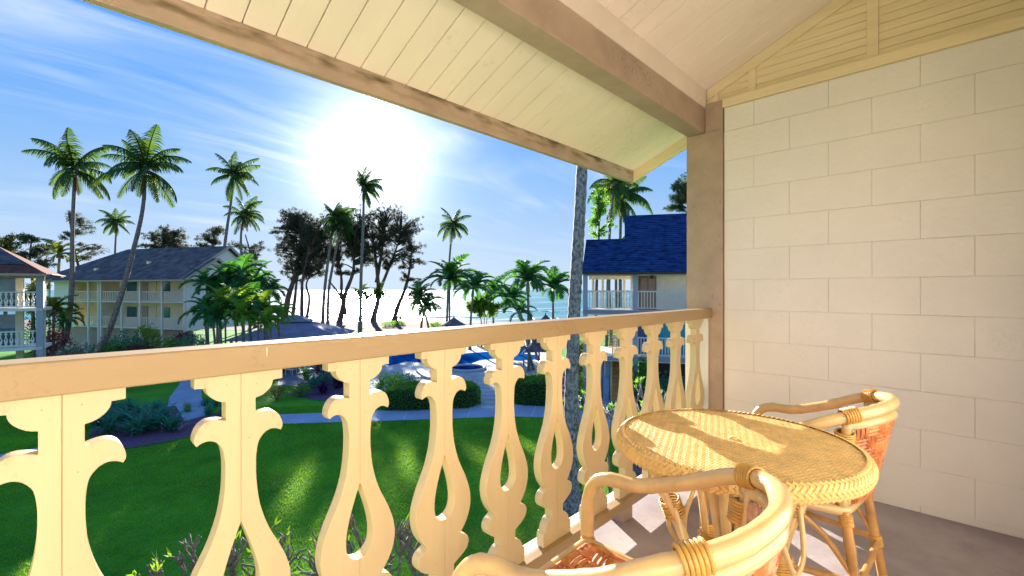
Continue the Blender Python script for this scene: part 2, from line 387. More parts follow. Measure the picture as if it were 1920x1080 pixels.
def smooth_poly(pr, n=3):
    out = []; N = len(pr)
    for i in range(N):
        p0, p1, p2, p3 = pr[i-1], pr[i], pr[(i+1) % N], pr[(i+2) % N]
        a, d = (p0, p3)
        out.append((p1[0], p1[1]))
        if p1[2] and p2[2]: continue
        if p1[2]: a = p1
        if p2[2]: d = p2
        for j in range(1, n):
            t = j / n
            q = [0.5 * ((2*p1[c]) + (p2[c]-a[c])*t + (2*a[c]-5*p1[c]+4*p2[c]-d[c])*t*t + (3*p1[c]-a[c]-3*p2[c]+d[c])*t**3) for c in (0, 1)]
            out.append(tuple(q))
    return out
pr2 = smooth_poly(prof)
def baluster_mb(th=.038):
    b = MB()
    for sg in (1, -1):
        pts = [(sg * (x + .0003), 0, z) for x, z in pr2]
        if sg == -1: pts = pts[::-1]
        b.prism(pts, (0, th, 0))
    return b
M_bal = mat('baluster_paint', (.71, .56, .315), .42, .14, 3.5, .3, 14, coat=.12, stretch=(1, 1, .1), speck=(.4, 40, (.50, .36, .18)))
M_nail = mat('nail_rust', (.50, .37, .20), .7)
b0 = baluster_mb().build('baluster', M_bal, rl, bevel=.0013)
bxs = [.0245 + .3007 * i for i in range(-4, 11)]
for i, x in enumerate(bxs):
    c = b0 if i == 0 else link_copy(b0, rl)
    c.location = (x, 1.205 - O.y, -FL)
    nm_ = MB()
    for zn in (-.225, -.352, -.90, -1.045):
        for sx_ in ((-.03, .03) if zn < -.8 or zn > -.3 else (.018,)):
            xn, zq = sx_ + random.uniform(-.004, .004), zn + random.uniform(-.004, .004)
            nm_.tube([(xn, .0005, zq), (xn, -.0006, zq)], .0017, 6)
    nm_.build('nail_heads', M_nail, c, kind='stuff')
m_ = MB(O); m_.box(3.195, 1.20, -1.069, 3.2205, 1.36, -.1975); m_.build('end_board', M_white, rl, bevel=.002)
# paint drip on the handrail face
m_ = MB(O); xx = .316 * 1.18
m_.tube([(xx, 1.1795, -.138), (xx + .0006, 1.1792, -.150), (xx, 1.1795, -.161)], [.0022, .0026, .0012], 6); m_.build('paint_drip', M_cream, rl, smooth=True)

# ---- roof
rf = empty('porch_roof', (0.5, 1.3, 1.4), 0, 'cream boarded porch ceiling with tan beam and weathered fascia overhead', 'roof')
O = rf.location
XE = 3.68; YE = 2.037
x = .426 - .127 * 13
i = 0
while x < XE - .001:
    x1 = min(x + .127, XE)
    g = .0020
    ys = (-.33, YE) if x + .06 < WX + .03 else (1.37, YE)
    ys = (-.33, YE)
    if x > WX + .02: ys = (1.0, YE)
    dz = random.uniform(-.0008, .0008)
    m_ = MB(O)
    a, b_ = V((x + g, ys[0], ceil_z(ys[0]) + dz)), V((x + g, ys[1], ceil_z(ys[1]) + dz))
    w = V((x1 - x - 2*g, 0, 0)); u = V((0, 0, .018))
    vs = [a, a + w, b_ + w, b_, a + u, a + w + u, b_ + w + u, b_ + u]
    m_.a(vs, [(3,2,1,0),(4,5,6,7),(0,1,5,4),(1,2,6,5),(2,3,7,6),(3,0,4,7)])
    m_.build('ceiling_board', M_ceil, rf, bevel=.0038)
    x = x1
def slope_slab(y0, y1, x0, x1, dz0, dz1):
    m_ = MB(O); m_.a([(x0,y0,ceil_z(y0)+dz0),(x1,y0,ceil_z(y0)+dz0),(x1,y1,ceil_z(y1)+dz0),(x0,y1,ceil_z(y1)+dz0),(x0,y0,ceil_z(y0)+dz1),(x1,y0,ceil_z(y0)+dz1),(x1,y1,ceil_z(y1)+dz1),(x0,y1,ceil_z(y1)+dz1)],
        [(3,2,1,0),(4,5,6,7),(0,1,5,4),(1,2,6,5),(2,3,7,6),(3,0,4,7)]); return m_
slope_slab(-.9, YE, XL, XE, .0195, .12).build('roof_deck', M_mortar, rf)
slope_slab(-.9, YE + .06, XL, XE + .06, .122, .15).build('shingle_layer', M_greysh, rf)
# weathered fascia: mould streaks along its inner face near the corner
def fascia_mat():
    mt = mat('fascia_paint', (.50, .37, .27), .55, .2, 4, .3, 40)
    t = mt.node_tree; N, L = t.nodes, t.links; b = N['Principled BSDF']
    src = b.inputs['Base Color'].links[0].from_socket
    tc = N.new('ShaderNodeTexCoord'); mp = N.new('ShaderNodeMapping'); mp.inputs['Scale'].default_value = (3.5, 3.5, 14); L.new(tc.outputs['Object'], mp.inputs[0])
    n = N.new('ShaderNodeTexNoise'); n.inputs['Scale'].default_value = 1.6; n.inputs['Detail'].default_value = 8; L.new(mp.outputs[0], n.inputs['Vector'])
    sp = N.new('ShaderNodeSeparateXYZ'); L.new(tc.outputs['Object'], sp.inputs[0])
    def mm(op, a, b2, cl=False):
        q = N.new('ShaderNodeMath'); q.operation = op; q.use_clamp = cl
        for i, v in enumerate((a, b2)):
            if isinstance(v, (int, float)): q.inputs[i].default_value = v
            else: L.new(v, q.inputs[i])
        return q.outputs[0]
    nz = mm('MULTIPLY', mm('SUBTRACT', n.outputs[0], .46, True), 5.0, True)
    zf = mm('MULTIPLY', mm('SUBTRACT', sp.outputs[2], -.42, True), 16, True)
    f = mm('MULTIPLY', nz, zf, True)
    mx = N.new('ShaderNodeMix'); mx.data_type = 'RGBA'; L.new(f, mx.inputs[0]); L.new(src, mx.inputs[6]); mx.inputs[7].default_value = (.13, .10, .035, 1)
    L.new(mx.outputs[2], b.inputs['Base Color']); return mt
M_fas = fascia_mat()
m_ = MB(O); m_.box(XL, YE + .001, .961, XE + .002, YE + .040, 1.20); m_.build('fascia_board', M_fas, rf, bevel=.003)
def rake(x0, x1, d0, d1):
    m_ = MB(O); y0, y1 = .7, YE + .040
    m_.prism([(x0, y0, ceil_z(y0) - d0), (x0, y1, ceil_z(YE) - d0 - .017), (x0, y1, ceil_z(y1) + d1), (x0, y0, ceil_z(y0) + d1)], (x1 - x0, 0, 0)); return m_
rake(XE + .003, XE + .042, .088, .12).build('rake_board', M_gable, rf, bevel=.003)
# beam with cream trim boards up to the ceiling
m_ = MB(O); m_.box(XL, 1.236, 1.101, 3.40, 1.361, 1.275); m_.build('beam', M_tan, rf, bevel=.005)
m_ = MB(O); m_.prism([(XL, 1.229, 1.2765), (XL, 1.355, 1.2765), (XL, 1.355, ceil_z(1.355) - .003), (XL, 1.229, ceil_z(1.229) - .003)], (3.24 - XL - .001, 0, 0)); m_.build('beam_trim', M_ceil, rf, bevel=.002)

# ================================================================ FURNITURE
TX, TY, TZ = 1.522, .494, -.47
tb = empty('rattan_table', (TX, TY, FL), R(20), 'round honey coloured wicker table with a braided rim on bundled cane legs', 'table')
h = TZ - FL
m_ = MB()
for r0, r1, z0, z1 in ((0, .338, h - .004, h - .004),): pass
n = 72
vs = [(0, 0, h - .004)] + [(.340*cos(2*pi*i/n), .340*sin(2*pi*i/n), h - .004) for i in range(n)] + [(.350*cos(2*pi*i/n), .350*sin(2*pi*i/n), h - .018) for i in range(n)] + [(.350*cos(2*pi*i/n), .350*sin(2*pi*i/n), h - .041) for i in range(n)] + [(.32*cos(2*pi*i/n), .32*sin(2*pi*i/n), h - .048) for i in range(n)] + [(0, 0, h - .048)]
fs = [(0, 1 + i, 1 + (i+1) % n) for i in range(n)]
for k in range(3): fs += [(1+k*n+i, 1+(k+1)*n+i, 1+(k+1)*n+(i+1) % n, 1+k*n+(i+1) % n) for i in range(n)]
fs += [(1 + 4*n, 1+3*n+(i+1) % n, 1+3*n+i) for i in range(n)]
m_.a(vs, fs); m_.build('table_top', M_wickd, tb)
def pad(mb, c, u, v, nn, lu, lv, hh):
    """one strand crossing: a small rounded pad lying in plane u,v"""
    c, u, v, nn = V(c), V(u), V(v), V(nn)
    vs = [c - u*lu - v*lv, c + u*lu - v*lv, c + u*lu + v*lv, c - u*lu + v*lv,
          c - u*lu*.72 - v*lv*.62 + nn*hh, c + u*lu*.72 - v*lv*.62 + nn*hh, c + u*lu*.72 + v*lv*.62 + nn*hh, c - u*lu*.72 + v*lv*.62 + nn*hh]
    mb.a(vs, [(4,5,6,7),(0,1,5,4),(1,2,6,5),(2,3,7,6),(3,0,4,7)])
wv = MB(); st = .0103; N = int(.345 / st) + 1
for i in range(-N, N + 1):
    for j in range(-N, N + 1):
        x, y = i * st, j * st + (st * .5 if i % 2 else 0)
        if x*x + y*y > .341**2: continue
        an = R(34) if (i + j) % 2 else R(-34)
        jj = random.uniform(-.06, .06)
        u = V((cos(an + jj), sin(an + jj), 0)); v = V((-u.y, u.x, 0))
        pad(wv, (x, y, h - .0038), u, v, (0, 0, 1), .0064, .0043, .0010)
wv.build('wicker_weave', M_wick, tb, smooth=False, kind='stuff')
rm = MB(); nr = 132
rows = [(.344, h - .0035, 0.95), (.353, h - .012, .45), (.3565, h - .0245, 0.0), (.354, h - .037, -.4)]
for ri, (r, z, el) in enumerate(rows):
    for i in range(nr):
        an = 2*pi*(i + .5*(ri % 2)) / nr
        nn = V((cos(an)*cos(el), sin(an)*cos(el), sin(el))); tg = V((-sin(an), cos(an), 0)); dn = nn.cross(tg)
        q = .75 if ri % 2 else -.75
        u = (tg * cos(q) + dn * sin(q)); v = nn.cross(u)
        pad(rm, V((r*cos(an), r*sin(an), z)), u, v, nn, .0125, .0056, .0035)
rm.build('braided_rim', M_wick, tb, kind='stuff')
# umbrella hole plug
m_ = MB(); m_.tube([(0,0,h-.004),(0,0,h+.003)], [.014,.011], 14); m_.build('hole_cap', M_wick, tb, smooth=True)
def cane(pts, r, name, par, mt=None, n=10, sp=7):
    sp_ = spline(pts, sp); rr = [r * (1 + random.uniform(-.025, .025)) for _ in sp_]
    ph = random.randrange(7, 12)
    for i_ in range(ph // 2, len(sp_) - 1, ph): rr[i_] = r * 1.07
    m_ = MB(); m_.tube(sp_, rr, n); return m_.build(name, mt or M_ratt, par, smooth=True)
for k in range(4):
    a = R(25) + k * pi / 2
    for dk in (-.055, .055):
        def pt(r, z, da=0): return (r*cos(a+da), r*sin(a+da), z)
        cane([pt(.27, h-.055, dk*1.6), pt(.225, h-.17, dk*1.8), pt(.165, h-.30, dk*2.6), pt(.145, h-.40, dk*3), pt(.18, .17, dk*2.4), pt(.25, .006, dk*1.6)], .0125, 'leg', tb)
    for q in ((pt(.205, h-.19), pt(.185, h-.245), .030, 6), (pt(.148, h-.375), pt(.150, h-.43), .034, 6)):
        b_ = MB(); b_.wrap(*q); b_.build('leg_binding', M_bind, tb, smooth=True)
    cane([pt(.20, h-.20, .12), pt(.19, h-.33, .45), pt(.16, h-.40, .785), pt(.19, h-.33, 1.12), pt(.20, h-.20, 1.45)], .008, 'brace', tb)
for k in range(7):
    a = 2*pi*k/7
    cane([(.085*cos(a), .085*sin(a), h-.056), (.05*cos(a), .05*sin(a), h-.25), (.040*cos(a), .040*sin(a), h-.36), (.055*cos(a), .055*sin(a), .15), (.09*cos(a), .09*sin(a), .05)], .0155, 'center_cane', tb)
b_ = MB(); b_.wrap((0,0,h-.34), (0,0,h-.40), .057, 6); b_.build('center_binding', M_bind, tb, smooth=True)
m_ = MB(); m_.ring((0,0,h-.43), (0,0,1), .125, .013, 32, 8); m_.ring((0,0,h-.07), (0,0,1), .25, .011, 40, 8); m_.build('ring_brace', M_ratt, tb, smooth=True)

# ---- armchairs
def weave(mb, fn, nu, nv, hh=.006, strands=3):
    """basket weave over a patch fn(u,v)->(point, normal): groups of strands over and under"""
    for i in range(nu):
        for j in range(nv):
            hor = (i + j) % 2
            for s in range(strands):
                o = (s + .5) / strands; pts = []
                for q in range(5):
                    t = -.22 + 1.44 * q / 4
                    uu, vv = ((i + t) / nu, (j + o) / nv) if hor else ((i + o) / nu, (j + t) / nv)
                    uu = min(max(uu, 0), 1); vv = min(max(vv, 0), 1)
                    p, nn = fn(uu, vv); pts.append((p + nn * hh * sin(pi * q / 4) * 1.0, nn))
                p1, _ = fn((i + (1 if hor else 0)) / nu, (j + (0 if hor else 1)) / nv); p0, _ = fn(i / nu, j / nv)
                q1, _ = fn((i + (0 if hor else 1)) / nu, (j + (1 if hor else 0)) / nv)
                half = (q1 - p0).length / strands * .46
                vs = []
                for q in range(5):
                    c, nn = pts[q]; t = (pts[min(q+1, 4)][0] - pts[max(q-1, 0)][0])
                    sd = t.cross(nn)
                    sd = sd.normalized() * half if sd.length > 1e-6 else V((half, 0, 0))
                    vs += [c - sd, c + nn * half * .8, c + sd]
                mb.a(vs, [(q*3+e, q*3+e+1, q*3+e+4, q*3+e+3) for q in range(4) for e in (0, 1)])
def make_chair():
    ch = empty('rattan_armchair', (0, 0, 0), 0)
    half = [(.277, .262, .43), (.279, .262, .50), (.277, .255, .565), (.270, .225, .615), (.264, .175, .636), (.262, .10, .640), (.262, .03, .660), (.256, -.06, .695), (.238, -.14, .735), (.203, -.206, .762), (.13, -.263, .778), (0, -.292, .785)]
    full = half + [(-x, y, z) for x, y, z in half[-2::-1]]
    cane(full, .0198, 'arm_rail', ch, n=14, sp=5)
    low = [(.215, -.190, .726), (.14, -.252, .738), (0, -.290, .744), (-.14, -.252, .738), (-.215, -.190, .726)]
    cane(low, .0160, 'back_rail', ch, n=12)
    for s in (1, -1):
        b_ = MB(); b_.wrap((s*.218, -.185, .757), (s*.186, -.222, .768), .0225, 6, .0042); b_.build('rail_binding', M_bind, ch, smooth=True)
        b_ = MB(); b_.wrap((s*.205, -.19, .705), (s*.198, -.185, .655), .026, 7, .004); b_.build('splat_binding', M_bind, ch, smooth=True)
        cane([(s*.212, -.197, .735), (s*.197, -.185, .62), (s*.178, -.178, .43)], .0150, 'back_post', ch)
        cane([(s*.188, -.206, .735), (s*.175, -.194, .62), (s*.160, -.188, .43)], .0110, 'back_post', ch)
    def backf(u, v):
        a = (u - .5) * 2
        top = V((.183*a, -.283 + .075*a*a, .735 - .018*a*a)); bot = V((.158*a, -.222 + .035*a*a, .445))
        return bot.lerp(top, v), V((-a*.45, 1, .1)).normalized()
    wb = MB(); weave(wb, backf, 9, 7, .004); wb.build('woven_back', M_back, ch, kind='stuff')
    def backb(u, v): p, n_ = backf(u, v); return p - n_ * .008, -n_
    wb = MB(); weave(wb, backb, 9, 7, .004); wb.build('woven_back_rear', M_seat, ch, kind='stuff')
    z = .425
    loop = [(.262, .255, z), (0, .275, z), (-.262, .255, z), (-.235, .03, z), (-.19, -.185, z), (0, -.205, z), (.19, -.185, z), (.235, .03, z)]
    cl = []
    for i in range(8):
        a, b_ = V(loop[i]), V(loop[(i+1) % 8])
        cl += [a.lerp(b_, t) for t in (.06, .5, .94)]
    m_ = MB(); m_.tube(cl + [cl[0]], .0165, 10, cap=False); m_.build('seat_frame', M_ratt, ch, smooth=True)
    ins = [V((p.x * .92, (p.y - .03) * .92 + .03, z + .010)) for p in cl]
    m_ = MB(); m_.tube(ins + [ins[0]], .0085, 8, cap=False); m_.build('seat_edging', M_seat, ch, smooth=True)
    def seatf(u, v):
        y = -.170 + v * .415; hw = .165 + v * .075; a = (u - .5) * 2
        return V((a * hw, y, z + .006 - .012 * (1 - a*a) * sin(pi * v))), V((0, 0, 1))
    ws = MB(); weave(ws, seatf, 8, 8, .009); ws.build('woven_seat', M_seat, ch, kind='stuff')
    m_ = MB(); m_.box(-.16, -.16, z - .012, .16, .24, z - .006); m_.build('seat_backing', mat('dark_red_gap', (.10, .025, .01), .8), ch)
    for s in (1, -1):
        for tp, bt, nm in (((s*.270, .255, z + .02), (s*.285, .275, 0), 'front'), ((s*.185, -.185, z), (s*.215, -.245, 0), 'rear')):
            cane([tp, V(tp).lerp(V(bt), .5), bt], .0165, 'leg', ch, M_rattd, n=12)
            t, b2 = V(tp), V(bt)
            for q in ((.02, .11, 6), (.50, .60, 7)):
                b_ = MB(); b_.wrap(t.lerp(b2, q[0]), t.lerp(b2, q[1]), .0175, q[2], .0038); b_.build('leg_binding', M_bind, ch, smooth=True)
        cane([(s*.277, .265, .20), (s*.25, .02, .195), (s*.20, -.215, .20)], .0115, 'stretcher', ch, M_rattd)
        cane([(s*.275, .26, .22), (s*.262, .16, .33), (s*.248, .08, z - .02)], .0105, 'brace', ch, M_rattd)
        cane([(s*.198, -.21, .22), (s*.208, -.13, .33), (s*.228, -.04, z - .02)], .0105, 'brace', ch, M_rattd)
    cane([(.277, .266, .19), (0, .27, .185), (-.277, .266, .19)], .0115, 'stretcher', ch, M_rattd)
    cane([(.20, -.222, .19), (0, -.225, .185), (-.20, -.222, .19)], .0115, 'stretcher', ch, M_rattd)
    return ch
c1 = make_chair(); c1.location = (.902, .512, FL); c1.rotation_euler.z = R(94.8 - 90)
tag(c1, 'rattan armchair nearest the viewer, its curved arms cut by the bottom edge', 'armchair', 'rattan armchairs at the table')
c2 = copy_tree(c1); c2.location = (2.113, .436, FL); c2.rotation_euler.z = R(87.5 - 90)
c2['label'] = 'rattan armchair behind the table, between it and the block wall'
# ================================================================ GROUND
def sheet(name, pts, mt, dz=0, z=GZ, kind='structure', thick=0, **t):
    """flat polygon given by photo pixels lying on the ground plane"""
    m_ = MB(); g = [gd(px, py, z) + V((0, 0, dz)) for px, py in pts]
    if thick: m_.prism([p - V((0, 0, thick)) for p in g], (0, 0, thick))
    else: m_.a(g, [tuple(range(len(g)))])
    me_ = m_.build(name, mt, kind=kind, **t)
    return me_
def lawn_mat():
    mt = mat('lawn', (.10, .33, .02), .95, .3, .35, .6, 25, col2=(.04, .18, .014), spec=.1, speck=(.5, 3.2, (.20, .22, .04))); return mt
M_lawn = lawn_mat()
# the land: a broad sheet that ends on the beach; the sea lies lower beyond it
Vx, Vy = V((SA, -CA)), V((CA, SA))               # right / away, as seen from the balcony
def rd(r, d, z): q = Vx * r + Vy * d; return V((q.x, q.y, z))
m_ = MB(); m_.a([rd(-160, -20, GZ), rd(120, -20, GZ), rd(120, 64, GZ), rd(-160, 78, GZ)], [(0,1,2,3)])
m_.build('lawn', M_lawn, kind='structure')
# beach slopes from the land edge down under the water, as a grid with a little unevenness
bm_ = MB(); nx, ny = 60, 16
for i in range(nx + 1):
    for j in range(ny + 1):
        r = -160 + 280 * i / nx; f = j / ny
        d0 = 78 - 14 * i / nx; d = d0 + f * 34
        z = GZ + .03 + .45 * math.exp(-((f - .38) / .16) ** 2) - 1.75 * max(0, f - .45) + .22 * noise.noise(V((r * .12, d * .12, 0))) * min(1, f * 6)
        bm_.v.append(tuple(rd(r, d, z)))
bm_.f = [(i*(ny+1)+j, (i+1)*(ny+1)+j, (i+1)*(ny+1)+j+1, i*(ny+1)+j+1) for i in range(nx) for j in range(ny)]
bm_.build('beach', M_sand, smooth=True, kind='structure')
# sea
def sea_mat():
    mt = mat('sea_water', (.05, .24, .26), .36, .3, .02, 0, spec=.12, col2=(.03, .15, .20)); t = mt.node_tree; N, L = t.nodes, t.links; b = N['Principled BSDF']
    tc = N.new('ShaderNodeTexCoord'); mp = N.new('ShaderNodeMapping'); mp.inputs['Rotation'].default_value = (0, 0, R(44)); mp.inputs['Scale'].default_value = (1, .35, 1)
    L.new(tc.outputs['Object'], mp.inputs[0])
    n = N.new('ShaderNodeTexNoise'); n.inputs['Scale'].default_value = .35; n.inputs['Detail'].default_value = 8; n.inputs['Roughness'].default_value = .65; L.new(mp.outputs[0], n.inputs[0])
    bp = N.new('ShaderNodeBump'); bp.inputs['Strength'].default_value = .9; bp.inputs['Distance'].default_value = .5; L.new(n.outputs[0], bp.inputs['Height']); L.new(bp.outputs[0], b.inputs['Normal'])
    # thin lines of foam lying along the swell
    mp2 = N.new('ShaderNodeMapping'); mp2.inputs['Rotation'].default_value = (0, 0, R(46)); mp2.inputs['Scale'].default_value = (.012, .11, 1); L.new(tc.outputs['Object'], mp2.inputs[0])
    n2 = N.new('ShaderNodeTexNoise'); n2.inputs['Scale'].default_value = 1.0; n2.inputs['Detail'].default_value = 7; n2.inputs['Roughness'].default_value = .6; L.new(mp2.outputs[0], n2.inputs[0])
    cr = N.new('ShaderNodeValToRGB'); cr.color_ramp.elements[0].position = .56; cr.color_ramp.elements[1].position = .66; L.new(n2.outputs[0], cr.inputs[0])
    src = b.inputs['Base Color'].links[0].from_socket
    mx = N.new('ShaderNodeMix'); mx.data_type = 'RGBA'; L.new(cr.outputs[0], mx.inputs[0]); L.new(src, mx.inputs[6]); mx.inputs[7].default_value = (.75, .8, .8, 1); L.new(mx.outputs[2], b.inputs['Base Color'])
    return mt
M_sea = sea_mat()
m_ = MB(); m_.a([rd(-9000, 70, -7.35), rd(9000, 60, -7.35), rd(9000, 9000, -7.35), rd(-9000, 9000, -7.35)], [(0,1,2,3)])
m_.build('sea', M_sea, kind='structure')
# breaking waves: low rolls of foam near the shore
M_foam = mat('foam', (.85, .88, .88), .7, .1, 2)
for px0, px1, D in ((560, 900, 118), (980, 1090, 112), (930, 1100, 150), (600, 860, 170)):
    m_ = MB(); pts = []
    for i in range(25):
        p = px0 + (px1 - px0) * i / 24; x, y = at(p, D + 2.5 * sin(i * .7) + 1.5 * sin(i * 1.9)); pts.append((x, y, -7.33))
    m_.tube(pts, [.05 + .28 * abs(sin(i * .55 + px0)) for i in range(25)], 6)
    m_.build('breaking_wave', M_foam, smooth=True, kind='structure')

main_path = [(-260,892),(0,853),(70,840),(165,828),(250,815),(345,797),(430,785),(530,777),(640,773),(730,769),(850,764),(912,757),(940,757),(1040,764),(1086,752),(1095,728),(1180,728),(1260,742),(1330,760),(1330,790),(1250,800),(1150,806),(1100,792),(1040,784),(960,781),(850,785),(700,790),(530,795),(430,806),(345,820),(250,838),(165,850),(70,860),(0,872),(-260,915)]
sheet('footpath', main_path, M_path, .012)
side_path = [(330,800),(312,770),(318,745),(335,722),(345,700),(352,680),(380,680),(385,700),(378,722),(378,745),(386,768),(405,790)]
sheet('side_footpath', side_path, M_path, .008)
# joints scored across the path
j_ = MB()
for px, pa, pb in ((620,775,792),(760,768,788),(1000,762,782),(1020,763,783),(880,763,784),(490,781,799)):
    a, b_ = gd(px + 5, pa), gd(px - 4, pb); w = (b_ - a).normalized().cross(V((0,0,1))) * .02; up_ = V((0,0,.0165))
    j_.a([a - w + up_, a + w + up_, b_ + w + up_, b_ - w + up_], [(0,1,2,3)])
j_.build('path_joints', mat('pale_joint', (.62,.62,.64), .8), kind='stuff')
sheet('mulch_bed', [(160,842),(175,800),(240,770),(330,762),(345,790),(420,772),(440,782),(425,792),(400,808),(330,826),(240,842)], M_mulch, .03, z=GZ)
sheet('planting_bed', [(560,720),(640,690),(700,700),(660,745),(600,752),(540,740)], M_mulch, .02)
sheet('palm_bed', [(1050,762),(1040,700),(1085,690),(1088,750)], M_mulch, .02)
sheet('flower_bed', [(1150,830),(1165,745),(1290,748),(1500,760),(1500,900),(1180,900)], M_mulch, .02)
# paved terraces
sheet('pool_deck', [(600,752),(612,700),(630,664),(650,650),(700,641),(800,637),(940,634),(1040,640),(1050,662),(1035,700),(950,705),(944,768),(904,768),(900,742),(850,735),(730,740),(690,742)], M_deck, .016)
sheet('patio', [(520,722),(528,690),(545,664),(640,660),(628,700),(600,726)], mat('patio_stone', (.16,.17,.22), .7, .3, 1.5, .4, 20), .006)
# flagstones on the walk between the hedges, near ones built singly
M_flag = mat('flagstone', (.60,.59,.60), .75, .25, 1.2, .5, 12)
fw = empty('flagstone_walk', gd(923, 740), 0); tag(fw, kind='structure')
for yi, py in enumerate((764, 755, 747, 739.5, 732.5, 726, 720, 714.5, 709)):
    for xi in range(3):
        cx = 910 + xi * 12 + (3 if yi % 2 else -3)
        c = gd(cx, py); poly = []
        for q in range(7):
            an = 2 * pi * q / 7; poly.append(c + V((.155 * cos(an) * random.uniform(.85, 1.15) * 1.15, .155 * sin(an) * random.uniform(.85, 1.15) * 1.9, .018 + random.uniform(0, .006))))
        m_ = MB(fw.location); m_.prism(poly, (0, 0, .012)); o = m_.build('flagstone', M_flag, fw)
# pool: coping and water
def pool_mat():
    mt = mat('pool_water', (.005, .085, .30), .9, .25, .4, .1, 3, spec=0); return mt
M_pool = pool_mat()
pool = [(690,674),(712,664),(745,660),(800,658),(870,663),(925,659),(965,661),(1010,667),(1012,674),(975,677),(935,672),(900,676),(868,689),(842,700),(815,696),(800,681),(760,679),(730,686),(700,684)]
def grow(pts, k):
    cx = sum(p[0] for p in pts) / len(pts); cy = sum(p[1] for p in pts) / len(pts)
    return [(cx + (x - cx) * k, cy + (y - cy) * k) for x, y in pts]
sheet('pool_coping', grow(pool, 1.045), mat('coping', (.70,.70,.68), .6, .15, 2), .032)
sheet('pool_water', pool, M_pool, .040)
tubc = gd(876, 692); tb2 = empty('hot_tub', tubc, 0, 'small round hot tub with a raised pale rim beside the pool', 'hot tub')
m_ = MB(); m_.ring((0,0,.10), (0,0,1), 1.42, .11, 40, 8); m_.build('rim', mat('tub_rim', (.55,.53,.52), .6), tb2, smooth=True)
m_ = MB(); m_.prism([(1.36*cos(2*pi*i/36), 1.36*sin(2*pi*i/36), .045) for i in range(36)], (0,0,.02)); m_.build('tub_water', mat('tub_water', (.008,.03,.16), .9, spec=0), tb2)

# grass blades over the part of the lawn that the view shows near
def inpoly(px, py, poly):
    c = False; n = len(poly)
    for i in range(n):
        x0, y0 = poly[i]; x1, y1 = poly[i-1]
        if (y0 > py) != (y1 > py) and px < (x1 - x0) * (py - y0) / (y1 - y0) + x0: c = not c
    return c
gb = MB(); rg = random.Random(3); cnt = 0
vs, fs = [], []
while cnt < 150000:
    D = 8.2 + 17 * rg.random() ** 1.0; px = rg.uniform(-60, 1330); py = CY - FPX * GZ / D
    if py > 1120: continue
    if rg.random() > (D / 25): continue
    if inpoly(px, py, main_path) or inpoly(px, py, side_path): continue
    x, y = at(px, D); h = rg.uniform(.03, .07); an = rg.uniform(0, 2*pi); w = .0065 * (1 + D * .05)
    dx, dy = cos(an) * w, sin(an) * w; lx, ly = rg.gauss(0, .018), rg.gauss(0, .018)
    b = len(vs); vs += [(x - dx, y - dy, GZ), (x + dx, y + dy, GZ), (x + lx, y + ly, GZ + h)]; fs.append((b, b+1, b+2)); cnt += 1
gb.v, gb.f = vs, fs
gb.build('grass', M_grass, kind='stuff', label='short green grass blades covering the lawn below the balcony', cat='grass')

# ================================================================ PLANTS: makers
def frond_mesh(e0, bend, n=46, ll=.29, w=.019, hang=.6, seed=0, name='frond', fwd=.55, curl=0.0):
    rn = random.Random(seed); mb = MB(); pts = []; p = V((0, 0, 0)); K = 12
    side_b = rn.uniform(-.12, .12)
    for i in range(K + 1):
        s = i / K; th = e0 - bend * s ** 1.15
        pts.append(p.copy()); p = p + V((cos(th), side_b * s, sin(th))) * (1 / K)
    mb.tube(pts, [.016 * (1 - .85 * i / K) + .002 for i in range(K + 1)], 4)
    for i in range(n):
        s = .13 + .87 * i / (n - 1); f = s * K; a = min(int(f), K - 1); q = pts[a].lerp(pts[a+1], f - a); T = (pts[a+1] - pts[a]).normalized()
        upn = V((-T.z, 0, T.x)); L = ll * (sin(pi * min(1, s * .80 + .17)) ** .7) * rn.uniform(.8, 1.12)
        for sd in (-1, 1):
            h = hang * rn.uniform(.6, 1.5) + (.25 if hang > 0 else 0)
            d = (V((0, sd, 0)) * 1.0 + T * fwd * rn.uniform(.7, 1.4) - V((0, 0, 1)) * h + upn * curl).normalized()
            d2 = (d + V((0, 0, -1)) * (.55 + .3 * hang)).normalized(); wd = T * w / 2
            m0 = q + d * L * .5; mb.a([q - wd, q + wd, m0 + wd * 1.1, m0 - wd * 1.1, m0 + d2 * L * .5], [(0,1,2,3),(3,2,4)])
    return mb.mesh(name)
M_dead = mat('dead_palm_leaf', (.16, .10, .05), .8, .4, 4, trans=.2)
COCO = [frond_mesh(R(e), R(b), seed=i, hang=hg) for i, (e, b, hg) in enumerate(((80,55,.35),(66,80,.5),(50,95,.6),(32,100,.7),(14,90,.8),(-8,75,.9),(-35,50,.8),(-62,25,.5)))]
FEA = [frond_mesh(R(e), R(b), n=26, ll=.30, w=.040, hang=-.15, seed=20+i, fwd=.65, curl=.35) for i, (e, b) in enumerate(((78,70),(62,100),(45,115),(28,110),(8,90)))]
